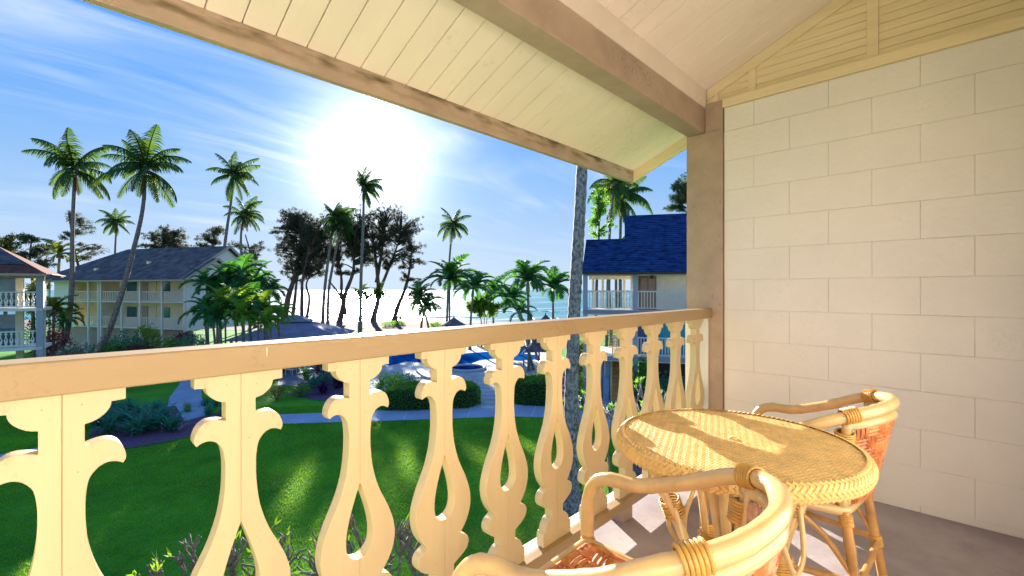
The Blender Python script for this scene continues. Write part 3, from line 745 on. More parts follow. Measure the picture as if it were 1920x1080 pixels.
def palm(name, label, pts, D, rb, rt, L, n=20, kind='coco', group=None, mt=None, tmt=None, wind=(1, 0), seed=0, ext=None, cat='palm', shaft=0, emax=1.0, zbase=GZ, rings=False, n_extra=0):
    """pts: trunk from ground to crown in photo pixels, all at distance D; the foot is carried down to the ground"""
    n += n_extra
    rn = random.Random(seed); w3 = [P(px, py, D) for px, py in pts]
    if w3[0].z > zbase + .05:
        a, b_ = w3[0], w3[1]; k = (a.z - zbase) / max(.2, (b_.z - a.z)); w3 = [V((a.x + (a.x - b_.x) * k * .5, a.y + (a.y - b_.y) * k * .5, zbase))] + w3
    root = empty(name, (w3[0].x, w3[0].y, zbase), 0, label, cat, group); O = V(root.location)
    sp = spline(w3, 14); m_ = MB(O); N = len(sp)
    rad = []
    for i in range(N):
        f = i / (N - 1); r = rb + (rt - rb) * min(1, f * 1.15) + rb * .55 * max(0, 1 - f * 9) ** 2
        rad.append(r * (1 + (.05 * (1 if i % 2 else -1) if rings else 0) + rn.uniform(-.02, .02)))
    m_.tube(sp, rad, 12 if D < 20 else 8, jit=.015 if D < 20 else 0); m_.build('trunk', tmt or M_trunk, root, smooth=True)
    top = w3[-1]
    if shaft:
        m_ = MB(O); t = (sp[-1] - sp[-5]).normalized(); m_.tube([top - t * shaft * .2, top + t * shaft * .15, top + t * shaft * .6, top + t * shaft], [rt * 1.1, rt * 1.9, rt * 1.35, rt * .7], 10); m_.build('crownshaft', M_shaft, root, smooth=True); top = top + t * shaft * .85
    else:
        m_ = MB(O); m_.ball(top, (rt * 2.2, rt * 2.2, rt * 3.2), 8, 6)
        for q in range(6):
            an = rn.uniform(0, 6.28); m_.ball(top + V((cos(an) * rt * 2.3, sin(an) * rt * 2.3, -rt * rn.uniform(1, 3))), rt * 1.0, 6, 5)
        m_.build('crown_heart', tmt or M_trunk, root, smooth=True)
    LIB = COCO if kind == 'coco' else FEA
    if kind == 'coco':
        for q in range(rn.choice((2, 3, 4))):
            o = bpy.data.objects.new('dead_frond', COCO[-1]); COL.objects.link(o); o.parent = root
            if not COCO[-1].materials: COCO[-1].materials.append(M_frond)
            o.material_slots[0].link = 'OBJECT'; o.material_slots[0].material = M_dead
            o.location = top - O - V((0, 0, rt * 2)); o.rotation_euler = (rn.uniform(-.2, .2), rn.uniform(.1, .45), rn.uniform(0, 6.28)); o.scale = (L * rn.uniform(.35, .6),) * 3
    for i in range(n):
        f = i / max(1, n - 1); k = min(len(LIB) - 1, int(f * len(LIB) * emax))
        me = LIB[k]
        o = bpy.data.objects.new('frond', me.copy() if False else me); COL.objects.link(o); o.parent = root
        if not me.materials: me.materials.append(mt or M_frond)
        an = i * 2.39996 + rn.uniform(-.25, .25)
        if kind == 'coco' and rn.random() < .12: continue
        dx, dy = cos(an) + wind[0] * .35 * SA, sin(an) - wind[0] * .35 * CA
        o.location = top - O; o.rotation_euler = (rn.uniform(-.4, .4), rn.uniform(-.22, .22), atan2(dy, dx))
        sc_ = L * rn.uniform(.72, 1.12) * (1 - .25 * (k == len(LIB) - 1)); o.scale = (sc_,) * 3
        if mt and mt is not M_frond: o.material_slots[0].link = 'OBJECT'; o.material_slots[0].material = mt
        elif kind != 'coco': o.material_slots[0].link = 'OBJECT'; o.material_slots[0].material = mt or M_frond2
    return root
def rsph(rn):
    while True:
        v = V((rn.uniform(-1,1), rn.uniform(-1,1), rn.uniform(-1,1)))
        if v.length <= 1: return v
def tree(name, label, D, stems, blobs, group=None, mt=None, cat='tree', r0=.22, lf=(.30, .06), droop=.5, per=26, cl=.42, seed=0, base_to_ground=True, tmt=None, zbase=GZ, depth=1.0, dens=1.0):
    """stems: pixel paths with base first; blobs: (px, py, rx, ry, clumps) crown masses in pixels at distance D"""
    rn = random.Random(seed); k = D / FPX
    st3 = []
    for s in stems:
        w = [P(px, py, D + rn.uniform(-.6, .6)) for px, py in s]
        if base_to_ground and s is stems[0] and w[0].z > zbase: w = [V((w[0].x, w[0].y, zbase - .1))] + w
        st3.append(spline(w, 6))
    base = st3[0][0]; root = empty(name, (base.x, base.y, zbase), 0, label, cat, group); O = V(root.location)
    m_ = MB(O)
    for si, sp in enumerate(st3):
        N = len(sp); rr = r0 * (1 if si == 0 else .6)
        m_.tube(sp, [rr * (1 - .72 * i / N) * (1 + .5 * max(0, 1 - i / N * 8) ** 2 * (si == 0)) for i in range(N)], 8, jit=.06)
    fol = MB(O); allp = [p for sp in st3 for p in sp[len(sp) // 3:]]
    for bx, by, rx, ry, nc in blobs:
        c = P(bx, by, D); ax = V((SA, -CA, 0)) * rx * k; az = V((0, 0, 1)) * ry * k; ay = V((CA, SA, 0)) * rx * k * .7 * depth
        nc = int(nc * dens); nl = max(4, nc // 8)
        for li in range(nl):
            e = rsph(rn); e = e.normalized() * (.55 + .45 * rn.random()); end = c + ax * e.x + ay * e.y + az * e.z
            cand = [p for p in allp if p.z < end.z - .1 * k * ry] or allp
            s0 = min(cand, key=lambda p: (p - c).length + rn.random() * ry * k * .5)
            mid = s0.lerp(end, .5) + V((rn.gauss(0, .1), rn.gauss(0, .1), rn.uniform(0, .35))) * (end - s0).length * .5
            br = spline([s0, mid, end], 5); m_.tube(br, [r0 * .28 * (1 - .85 * i / len(br)) for i in range(len(br))], 5)
            for ci in range(nc // nl + 1):
                t = rn.uniform(.35, 1); q = s0.lerp(mid, t * 2) if t < .5 else mid.lerp(end, t * 2 - 1)
                q = q + rsph(rn) * (.22 * ry * k)
                csz = cl * rn.uniform(.6, 1.3)
                out_ = (q - s0).normalized()
                for l in range(per):
                    d = (rsph(rn) + out_ * .5 + V((0, 0, -droop * rn.random()))).normalized()
                    fol.leaf(q + rsph(rn) * csz * .7, d, lf[0] * rn.uniform(.6, 1.3), lf[1] * rn.uniform(.7, 1.3))
    m_.build('trunk', tmt or M_bark, root, smooth=True); fol.build('crown', mt or M_iron, root)
    return root
def bush(name, label, px, D, w, h, mt, n=900, lf=(.10, .05), group=None, cat='shrub', seed=0, up=.3, z0=GZ, dep=None, flowers=0, fmt=None):
    rn = random.Random(seed + int(px)); x, y = at(px, D); root = empty(name, (x, y, z0), 0, label, cat, group)
    m_ = MB()
    for i in range(6):
        an = rn.uniform(0, 6.28); m_.tube([(0, 0, -.05), (cos(an) * w * .15, sin(an) * w * .15, h * .4), (cos(an) * w * .35, sin(an) * w * .35, h * .75)], [.03, .02, .01], 5)
    m_.build('stem', M_bark, root, smooth=True)
    f = MB(); lob = [(rsph(rn) * .45, rn.uniform(.45, .75)) for _ in range(7)]
    for i in range(n):
        c, r = rn.choice(lob); v = rsph(rn); v = v.normalized() * v.length ** .35; p = c + v * r
        q = V((p.x * w / 2, p.y * (dep or w) / 2, h * .5 + p.z * h * .5))
        if q.z < .02: q.z = .02 + rn.random() * .1
        d = (v + V((0, 0, up)) + rsph(rn) * .8).normalized()
        f.leaf(q, d, lf[0] * rn.uniform(.7, 1.4), lf[1] * rn.uniform(.7, 1.3))
    f.build('foliage', mt, root)
    if flowers:
        fl = MB()
        for i in range(flowers):
            v = rsph(rn).normalized(); q = V((v.x * w / 2, v.y * w / 2, h * .55 + abs(v.z) * h * .5))
            for k in range(6): fl.leaf(q, rsph(rn) + V((0, 0, .6)), .09, .06)
        fl.build('blossom', fmt or M_flower, root, kind='stuff')
    return root
def strap(name, label, px, D, L, n, mt, group=None, cat='plant', w=.05, seed=0, z0=GZ, spread=1.0):
    rn = random.Random(seed + int(px)); x, y = at(px, D); f = MB()
    for i in range(n):
        an = rn.uniform(0, 6.28); e = R(rn.uniform(30, 85)); p = V((rn.gauss(0, .06), rn.gauss(0, .06), 0)); l = L * rn.uniform(.6, 1.1); K = 5; vs = []
        h = V((cos(an), sin(an), 0)); sd = V((-sin(an), cos(an), 0)) * w / 2
        for k in range(K + 1):
            s = k / K; th = e - 1.5 * s * s * spread; vs += [p - sd * (1 - s ** 2 * .9), p + sd * (1 - s ** 2 * .9)]; p = p + (h * cos(th) + V((0, 0, 1)) * sin(th)) * l / K
        f.a(vs, [(2*k, 2*k+1, 2*k+3, 2*k+2) for k in range(K)])
    o = f.build(name, mt, label=label, cat=cat, group=group); o.location = (x, y, z0); return o
# ================================================================ BUILDINGS
def lbox(mb, u0, v0, z0, u1, v1, z1): return mb.box(u0, v0, z0, u1, v1, z1)
def part(root, name, mt, boxes, bevel=0, **t):
    m_ = MB()
    for b in boxes: m_.box(*b)
    return m_.build(name, mt, root, bevel=bevel, **t)
def pickets(root, par, u0, u1, v, z0, z1, st, mt, w=.03, axis='u'):
    m_ = MB(); n = max(1, int(abs(u1 - u0) / st))
    for i in range(1, n):
        q = u0 + (u1 - u0) * i / n
        if axis == 'u': m_.box(q - w/2, v - .015, z0, q + w/2, v + .015, z1)
        else: m_.box(v - .015, q - w/2, z0, v + .015, q + w/2, z1)
    return m_.build('pickets', mt, par, kind='stuff')
def shingles(root, mt, quad_eave0, quad_eave1, quad_top1, quad_top0, n, name='shingle_course', cap=300):
    """overlapping courses from eave up, one object each"""
    a0, a1, b1, b0_ = V(quad_eave0), V(quad_eave1), V(quad_top1), V(quad_top0)
    nn = (a1 - a0).cross(b0_ - a0).normalized()
    if nn.z < 0: nn = -nn
    for i in range(n):
        f0, f1 = i / n, (i + 1) / n + .25 / n
        p0, p1, q1, q0 = a0.lerp(b0_, f0), a1.lerp(b1, f0), a1.lerp(b1, min(1, f1)), a0.lerp(b0_, min(1, f1))
        m_ = MB(); t = nn * .035
        m_.a([p0 + t*.2, p1 + t*.2, q1 + t*.2, q0 + t*.2, p0 + t*1.4, p1 + t*1.4, q1 + t*.4, q0 + t*.4], [(3,2,1,0),(4,5,6,7),(0,1,5,4),(1,2,6,5),(2,3,7,6),(3,0,4,7)])
        m_.build(name, mt, root)

# ---- right building, parallel to the picture
DR = 27.0
x, y = at(1094, DR)
rb = empty('lodge_building', (x, y, 0), R(-60), 'white two storey lodge with bright navy shingle roof, picket balconies and wooden stairs', 'building')
_o, _u, _v = V((x, y, 0)), V((cos(R(-60)), sin(R(-60)), 0)), V((cos(R(30)), sin(R(30)), 0))
def uR(px, v=0):
    t = (px - 960) / FPX; ray = V((CA + t * SA, SA - t * CA, 0)); o = _o + _v * v
    return (ray * ((o.x * _u.y - o.y * _u.x) / (ray.x * _u.y - ray.y * _u.x)) - o).dot(_u)
U0, U1 = uR(1094), uR(1440)
ue = uR(1184)
part(rb, 'upper_floor', M_white, [(U0, -.05, -1.50, U1, 4.6, -1.22)])
part(rb, 'lower_floor', M_white, [(U0, -.05, -4.20, U1, 4.6, -3.92)])
part(rb, 'floor_edge', mat('grey_edge', (.30,.32,.38), .6), [(U0 - .03, -.10, -1.42, U1, -.052, -1.20)])
part(rb, 'floor_edge', MATS['grey_edge'], [(U0 - .03, -.10, -4.14, U1, -.052, -3.90)])
for q in (1097.5, 1191):
    part(rb, 'porch_column', mat('column_grey', (.42,.43,.50), .6), [(uR(q) - .13, -.09, GZ, uR(q) + .13, .15, .90)])
part(rb, 'porch_column', M_cream, [(uR(1186), 1.2, -1.22, uR(1197), 1.5, .95)])
for q in (1110, 1128, 1168): part(rb, 'porch_column', M_cream, [(uR(q, 4.4), 4.35, -1.22, uR(q, 4.4) + .16, 4.5, .95)])
part(rb, 'header_beam', M_cream, [(U0, .0, .80, U1, .12, .98)])
part(rb, 'header_beam', M_cream, [(U0, 4.3, .70, ue, 4.5, .98)])
for z0, wm in ((-1.22, M_white), (-3.92, mat('teal_wall', (.10,.42,.55), .6, .3, 1.5))):
    part(rb, 'wall', wm, [(uR(1197), 1.5, z0, U1, 1.62, z0 + 2.2)])
    for i in range(14):
        q = uR(1240) + i * .31
        if q < U1 - .1: part(rb, 'wall_batten', wm, [(q, 1.47, z0, q + .04, 1.499, z0 + 2.19)])
dr = part(rb, 'door', M_doorb, [(uR(1199), 1.44, -1.21, uR(1234), 1.497, .86)])
for a, b_ in ((1203, 1215), (1219, 1231)): part(rb, 'door_panel', mat('door_panel', (.34,.24,.19), .5), [(uR(a), 1.42, -1.1, uR(b_), 1.439, .7)], bevel=.01)
dr2 = part(rb, 'door', mat('dark_blue_door', (.06,.09,.22), .4), [(uR(1197), 1.44, -3.91, uR(1222), 1.497, -1.9)])
part(rb, 'curtain', M_teal, [(uR(1236), 1.40, -3.8, uR(1300), 1.46, -1.9)])
part(rb, 'wall_lamp', M_dark, [(uR(1219), -.02, .62, uR(1225), .12, .82)])
part(rb, 'side_wall', M_white, [(uR(1183), 1.5, -1.22, uR(1197), 1.62, .95)])
for nm, z0, z1, v, a, b_ in (('upper', -1.10, -.07, 0.0, 1100, 1440), ('lower', -3.80, -2.75, 0.0, 1147, 1440)):
    top = part(rb, 'railing', M_white, [(uR(a), v - .04, z1 - .07, uR(b_), v + .04, z1)])
    part(rb, 'bottom_rail', M_white, [(uR(a), v - .03, z0, uR(b_), v + .03, z0 + .05)])
    pickets(rb, top, uR(a), uR(b_), v, z0, z1 - .06, .165, M_white, .045)
top = part(rb, 'railing', M_white, [(uR(1100, 4.4), 4.36, -.14, ue, 4.44, -.07)]); pickets(rb, top, uR(1100, 4.4), ue, 4.4, -1.2, -.1, .2, M_white, .045)
part(rb, 'lower_wall', mat('pale_blue_wall', (.42,.50,.60), .7, .15, 2), [(U0 + .05, .25, GZ, uR(1143), .4, -4.21), (uR(1128), .25, GZ, uR(1143), 4, -4.21)])
for q in (1103, 1110, 1117, 1124, 1133): part(rb, 'wall_batten', M_white, [(uR(q), .21, GZ, uR(q) + .05, .249, -4.21)])
part(rb, 'utility_box', mat('utility_blue', (.25,.40,.52), .5), [(uR(1131), -.1, GZ, uR(1142), .2, -5.2)])
part(rb, 'undercroft_shade', M_dark, [(uR(1200), 2.2, GZ, U1, 2.4, -4.21)])  # near-black sheet standing in for the shade under the lower floor
# stairs
us0, us1 = uR(1148), uR(1172)
N = 13
for i in range(N):
    z = GZ + (i + 1) * (-3.92 - GZ) / N; v = -.9 + i * .27
    part(rb, 'stair_tread', M_wood, [(us0, v, z - .05, us1, v + .29, z)])
    part(rb, 'stair_riser', M_wood, [(us0 + .01, v + .27, z - .001, us1 - .01, v + .29, z + .16)])
for q in (us0 - .06, us1):
    m_ = MB(); m_.prism([(q, -.95, GZ), (q, -.65, GZ), (q, -.9 + N*.27 + .2, -4.0), (q, -.9 + N*.27 - .2, -3.92)], (.06, 0, 0)); m_.build('stringer', mat('stair_paint', (.62,.40,.16), .5), rb)
    m_ = MB(); m_.bar((q + .03, -.8, GZ + 1.0), (q + .03, 2.5, -3.0), .06, .08); m_.build('stair_rail', MATS['stair_paint'], rb)
    part(rb, 'stair_post', MATS['stair_paint'], [(q - .02, -.85, GZ, q + .08, -.75, GZ + 1.05)])
for i in range(N):
    z = -3.92 + (i + 1) * 2.65 / N; v = 3.4 - i * .24
    part(rb, 'stair_tread', M_wood, [(us0 - .3, v - .26, z - .05, us1 - .5, v, z)])
# roof: two shingled slopes, the right one rising higher
def zr(v): return .99 + .71 * (v + .5)
def roofplane(u0, u1, vt, n):
    z0 = zr(-.5); shingles(rb, M_navy, (u0, -.5, z0), (u1, -.5, z0), (u1, vt, zr(vt)), (u0, vt, zr(vt)), n)
    m_ = MB(); m_.prism([(u0 + .01, -.5, z0 - .12), (u0 + .01, vt, zr(vt) - .12), (u0 + .01, vt, zr(vt)), (u0 + .01, -.5, z0)], (u1 - u0 - .02, 0, 0)); m_.build('roof_deck', M_dark, rb)
    m_ = MB(); m_.box(u0, vt - .1, zr(vt) - .05, u1, vt + .12, zr(vt) + .09); m_.build('ridge_cap', M_navy, rb)
roofplane(U0 - .05, uR(1171), 2.55, 15)
roofplane(uR(1171), U1, 5.2, 27)
# back slopes
for u0, u1, vt in ((U0 - .05, uR(1171), 2.55), (uR(1171), U1, 5.2)):
    m_ = MB(); m_.prism([(u0, vt + .12, zr(vt)), (u0, vt + .12, zr(vt) - .12), (u0, 2 * vt + .6, .9), (u0, 2 * vt + .6, 1.02)], (u1 - u0, 0, 0)); m_.build('back_slope', M_navy, rb)
m_ = MB(); m_.prism([(uR(1171) + .02, 2.67, zr(2.55)), (uR(1171) + .02, 5.2, zr(5.2) - .03), (uR(1171) + .02, 7.9, zr(2.55))], (.05, 0, 0)); m_.build('gable_face', M_navy, rb)
m_ = MB(); m_.box(U0 - .06, -.54, .88, U1, -.501, 1.00); m_.build('fascia', M_dark, rb)

# ---- centre-left long building
PL, PR = V((*at(93, 50.5), 0)), V((*at(348, 45), 0))
ud = (PR - PL).normalized(); ang_l = atan2(ud.y, ud.x); vd = V((-ud.y, ud.x, 0))
if vd.dot(PL) < 0: vd = -vd
LB = empty('guest_house', PL, ang_l, 'long cream two storey guest house with weathered grey shingle roof and picket balconies', 'building')
flip = 1 if vd.dot(V((-ud.y, ud.x, 0))) > 0 else -1        # local +y is away from the camera
UL = (PR - PL).length
def uL(px):
    t = (px - 960) / FPX; ray = V((CA + t * SA, SA - t * CA, 0))
    den = ray.x * ud.y - ray.y * ud.x; s = (PL.x * ud.y - PL.y * ud.x) / den; return (ray * s - PL).dot(ud)
F_ = lambda v0, v1: (min(v0 * flip, v1 * flip), max(v0 * flip, v1 * flip))
def pl(name, mt, u0, v0, z0, u1, v1, z1, **k):
    a, b_ = F_(v0, v1); return part(LB, name, mt, [(min(u0, u1), a, z0, max(u0, u1), b_, z1)], **k)
M_cw = mat('cream_wall', (.86,.72,.46), .7, .1, .8)
M_dim = mat('grey_brown_wall', (.46,.36,.28), .7, .15, .8)
pl('back_wall', M_cw, 0, 1.7, -4.1, UL, 1.9, 1.3)
pl('upper_floor', M_white, uL(140), -.05, -1.33, UL, 1.69, -1.20)
pl('lower_floor', M_white, uL(140), -.05, -4.03, UL, 1.69, -3.88)
pl('end_wall', M_white, UL, 0.0, -4.1, UL + .15, 8.5, 1.25)
pl('front_wall', M_white, uL(102), -.02, -4.1, uL(140), .12, 1.2)
pl('far_wall', M_dim, uL(90), .6, -4.1, uL(101), .8, 1.2)
pl('base_wall', M_dim, uL(93), .5, GZ, UL, .8, -4.12)
for i, q in enumerate((190, 346)): pl('party_wall', M_cw, uL(q) - .08, .05, -3.87, uL(q) + .08, 1.69, 1.2)
for q in (93, 167, 186, 190.5, 229, 263.5, 304.5, 347): pl('column', M_white, uL(q) - .09, -.12, GZ, uL(q) + .09, .04, 1.2)
for za in (-1.19, -3.87):
    for a, b_, mt_ in ((176, 184, M_doorb), (232, 246, M_dim), (252, 262, M_cw), (318, 332, M_doorb)):
        d = pl('door', mt_, uL(a), 1.62, za, uL(b_), 1.69, za + 2.1)
    pl('window', M_glass, uL(206), 1.63, za + .9, uL(224), 1.69, za + 2.0); pl('window', M_glass, uL(272), 1.63, za + .9, uL(288), 1.69, za + 2.0)
    segs = [(143, 166), (168, 185), (192, 228), (230, 263), (265, 304), (306, 346)]
    for a, b_ in segs:
        t_ = pl('railing', M_white, uL(a), -.04, za + .95, uL(b_), .02, za + 1.01)
        pl('bottom_rail', M_white, uL(a), -.03, za + .06, uL(b_), .01, za + .11)
        pickets(LB, t_, uL(a), uL(b_), -.01, za + .06, za + .96, .24, M_white, .07)
RZ, RV = 4.75, 4.6
def qd(name, mt, pts, n=0):
    pts = [V((u, v * flip, z)) for u, v, z in pts]
    m_ = MB(); m_.prism(pts, (0, 0, -.16)); o = m_.build(name, mt, LB)
    if n: shingles(LB, mt, pts[0], pts[1], pts[2], pts[3], n)
qd('main_roof', M_greysh, [(-1.0, -.9, 1.0), (UL + .5, -.9, 1.0), (UL + .5, RV, RZ), (5.2, RV, RZ)], 22)
qd('rear_roof', M_greysh, [(UL + .5, RV, RZ), (UL + .5, 9.6, 1.0), (-1.0, 9.6, 1.0), (5.2, RV, RZ)])
qd('hip_roof', M_greysh, [(-1.0, -.9, 1.0), (5.2, RV, RZ), (-1.0, 9.6, 1.0)])
def tri(name, mt, pts, d): m_ = MB(); m_.prism([V((u, v * flip, z)) for u, v, z in pts], d); m_.build(name, mt, LB)
tri('gable_wall', M_white, [(UL, -.4, 1.1), (UL, 9.2, 1.1), (UL, RV, RZ - .35)], (.12, 0, 0))
for a, b_ in (((-.9, 1.0), (RV, RZ)), ((RV, RZ), (9.6, 1.0))):
    m_ = MB(); m_.bar((UL + .53, a[0] * flip, a[1] - .05), (UL + .53, b_[0] * flip, b_[1] - .05), .06, .26); m_.build('rake_board', M_tan, LB)
sv, sz = 2.5, 3.25
qd('porch_roof', M_greysh, [(UL - 3.6, -1.0, .98), (UL + 1.25, -1.0, .98), (UL + 1.25, sv, sz), (UL - 3.6, sv, sz)], 14)
qd('porch_roof_back', M_greysh, [(UL + 1.25, sv, sz), (UL + 1.25, 6.0, .98), (UL - .4, 6.0, .98), (UL - 3.6, sv, sz)])
tri('porch_gable', M_white, [(UL + .9, -.8, .95), (UL + .9, 5.8, .95), (UL + .9, sv, sz - .3)], (.08, 0, 0))
for a, b_ in (((-1.0, .98), (sv, sz)), ((sv, sz), (6.0, .98))):
    m_ = MB(); m_.bar((UL + 1.28, a[0] * flip, a[1] - .05), (UL + 1.28, b_[0] * flip, b_[1] - .05), .06, .22); m_.build('rake_board', M_tan, LB)
pl('eave_fascia', M_tan, -1.0, -.95, .84, UL + 1.25, -1.01, .98)
pl('roof_vent', M_cw, UL * .3, .6, 2.0, UL * .3 + .35, .9, 2.35); pl('roof_vent', M_cw, UL * .62, 1.6, 2.7, UL * .62 + .35, 1.9, 3.05)

# ---- far-left lodge with the same fretwork balusters
DL = 30.0; x, y = at(75, DL)
fb_ = empty('corner_lodge', (x, y, 0), R(-9), 'corner of a white lodge at the left edge with fretwork balconies and red brown roof', 'building')
# the last local unit leftwards is outside the frame
part(fb_, 'corner_post', mat('grey_post', (.40,.42,.48), .6), [(-.17, -.1, GZ, .17, .22, .98)])
part(fb_, 'corner_post', M_cream, [(-1.35, 1.3, GZ, -1.0, 1.6, .98)])
part(fb_, 'porch_column', M_cream, [(-.35, 2.6, GZ, -.15, 2.8, .98)])
part(fb_, 'header_beam', M_tan, [(-8, -.05, .74, .17, .15, .96)])
for zf in (-1.19, -3.75):
    part(fb_, 'floor_slab', M_white, [(-8, -.1, zf - .22, .12, 3, zf - .02)])
    hr = part(fb_, 'handrail', M_white, [(-8, -.04, zf + .99, -.17, .06, zf + 1.06)])
    part(fb_, 'bottom_rail', M_white, [(-8, -.04, zf + .04, -.17, .06, zf + .11)])
    o = None
    for i in range(14):
        if o is None: o = baluster_mb().build('baluster', M_white, fb_)
        else: o = link_copy(o, fb_)
        o.location = (-.34 - i * .24, 0, zf + 1.19); o.scale = (.8, 1, 1)
    part(fb_, 'wall', M_white, [(-8, 1.6, zf, -2.35, 1.75, zf + 2.2)])
    part(fb_, 'window', M_glass, [(-2.34, 1.62, zf + .02, -1.36, 1.70, zf + 2.1)])
    part(fb_, 'window_frame', M_white, [(-2.4, 1.56, zf, -2.28, 1.615, zf + 2.2)])
    part(fb_, 'window_frame', M_white, [(-1.42, 1.56, zf, -1.34, 1.615, zf + 2.2)])
part(fb_, 'curtain', M_teal, [(-2.3, 1.72, -3.7, -1.4, 1.78, -1.7)])
part(fb_, 'ceiling', M_cream, [(-8, -.9, .985, .7, 4, 1.02)])
e0, e1 = V((-9, -1.0, 1.03)), V((.45, -1.0, 1.03))
shingles(fb_, M_redsh, e0, e1, (-.75, .9, 1.62), (-9, .9, 1.62), 8)
shingles(fb_, M_greysh, (-9, .9, 1.66), (-.75, .9, 1.66), (-3.2, 4.6, 3.35), (-9, 4.6, 3.35), 14)
m_ = MB(); m_.prism([(.45, -1.0, 1.03), (.45, 5, 1.03), (-3.2, 4.6, 3.30)], (0, 0, -.12)); m_.build('hip_side', M_redsh, fb_)
m_ = MB(); m_.prism([(-9, -1.0, 1.0), (.45, -1.0, 1.0), (-3.2, 4.6, 2.9), (-9, 4.6, 2.9)], (0, 0, -.1)); m_.build('roof_deck', M_dark, fb_)
part(fb_, 'eave_fascia', M_tan, [(-9, -1.04, .88, .47, -1.002, 1.03)])

# ---- pavilion with a two tier hip roof beyond the feather palms
px_, D_ = 555, 46
x, y = at(px_, D_)
pv = empty('beach_pavilion', (x, y, GZ), A - R(90) + R(12), 'open beach pavilion with a grey violet two tier hip roof behind the green palms', 'pavilion')
def hip(name, par, hw, hd, z0, z1, tw, td, mt):
    m_ = MB(); vs = [(-hw,-hd,z0),(hw,-hd,z0),(hw,hd,z0),(-hw,hd,z0),(-tw,-td,z1),(tw,-td,z1),(tw,td,z1),(-tw,td,z1)]
    m_.a(vs, [(3,2,1,0),(4,5,6,7),(0,1,5,4),(1,2,6,5),(2,3,7,6),(3,0,4,7)]); return m_.build(name, mt, par)
hip('lower_roof', pv, 5.2, 4.6, 1.85, 3.25, 1.2, .9, M_hut)
hip('upper_roof', pv, 1.6, 1.2, 3.3, 3.95, .1, .08, M_hut)
part(pv, 'roof_vent', M_dark, [(-1.1, -.8, 3.22, 1.1, .8, 3.32)])
for sx in (-4.5, 0, 4.5):
    for sy in (-4, 4): part(pv, 'pavilion_post', M_tan, [(sx - .1, sy - .1, 0, sx + .1, sy + .1, 1.86)])

# ================================================================ POOLSIDE
def umbrella(name, label, px, D, rad, hz, pole_z, mtc, mtp, n=26, z0=GZ, group=None):
    x, y = at(px, D); r_ = empty(name, (x, y, z0), 0, label, 'umbrella', group)
    rn = random.Random(int(px)); m_ = MB(); K = n; vs = [(0, 0, pole_z + hz)]
    for k, f in enumerate((.35, .7, 1.0)):
        for i in range(K):
            a = 2*pi*i/K; j = rn.uniform(.96, 1.06) if k == 2 else 1; vs.append((rad*f*j*cos(a), rad*f*j*sin(a), pole_z + hz*(1-f**.9) - (rn.uniform(0, .08) if k == 2 else 0)))
    fs = [(0, 1+i, 1+(i+1) % K) for i in range(K)]
    for k in (0, 1): fs += [(1+k*K+i, 1+(k+1)*K+i, 1+(k+1)*K+(i+1) % K, 1+k*K+(i+1) % K) for i in range(K)]
    m_.a(vs, fs)
    if mtc is M_thatch:
        for i in range(260):
            a = rn.uniform(0, 6.28); f = rn.uniform(.1, 1); zt = pole_z + hz*(1-f**.9)
            m_.leaf((rad*f*cos(a), rad*f*sin(a), zt + .03), (cos(a), sin(a), -1.1), .35, .05, (0, 0, 1))
    m_.build('canopy', mtc, r_)
    m_ = MB(); m_.tube([(0,0,0), (0,0,pole_z+hz*.9)], .06, 8); m_.build('pole', mtp, r_, smooth=True)
    m_ = MB(); m_.ball((0,0,pole_z+hz+.05), (.10,.10,.2), 6, 5); m_.build('finial', mtc, r_)
    return r_
M_rpole = mat('red_brown_pole', (.20,.05,.04), .6)
umbrella('thatched_umbrella', 'brown thatched umbrella on a red post by the right hedge', 1011, 34.5, 1.15, 1.15, 1.9, M_thatch, M_rpole)
umbrella('thatched_umbrella', 'grey thatched umbrella peak on the beach left of the round green tree', 851, 66, 1.9, 1.2, 1.3, M_thatch, M_twig)
umbrella('thatched_umbrella', 'tiny thatched umbrella top just above the handrail left of the near palm', 1023, 72, .7, .7, 1.9, M_thatch, M_twig)
umbrella('patio_umbrella', 'blue canvas patio umbrella beside the thatched umbrella on the pool deck', 982, 38.5, 1.0, .55, 1.25, M_blue_c, M_twig, n=8)
def lounger(px, D, rz, label, group='lounge chairs on the pool deck'):
    x, y = at(px, D); r_ = empty('lounge_chair', (x, y, GZ + .02), rz, label, 'lounge chair', group)
    for s in (-.3, .3):
        m_ = MB(); m_.tube([(s, -.9, .30), (s, .35, .30), (s, .95, .85)], .022, 6); m_.build('side_rail', M_white, r_)
    for sx in (-.3, .3):
        for yy in (-.75, .3):
            m_ = MB(); m_.tube([(sx, yy, 0), (sx, yy, .30)], .02, 6); m_.build('leg', M_white, r_)
    for i in range(6):
        m_ = MB(); m_.box(-.29, -.88 + i * .205, .30, .29, -.72 + i * .205, .325); m_.build('seat_strap', M_sling, r_)
    for i in range(4):
        y0 = .40 + i * .15; z0 = .345 + i * .137; m_ = MB(); m_.bar((-.29, y0, z0), (.29, y0, z0), .13, .02, (0, -.67, .74)); m_.build('back_strap', M_sling, r_)
    return r_
for i, (px, D, rz, lb) in enumerate(((731, 31.5, .5, 'green strapped lounge chair at the left edge of the pool deck behind the hedge'), (748, 30.5, .8, 'lounge chair of green straps between its two neighbours by the hedge'),
        (774, 31.5, .3, 'green strapped lounge chair nearest the pool steps'), (806, 31.5, .2, 'lounge chair half hidden by the third baluster'), (992, 32.5, .6, 'lounge chair under the thatched umbrella on the red post'))):
    lounger(px, D, A + rz, lb)
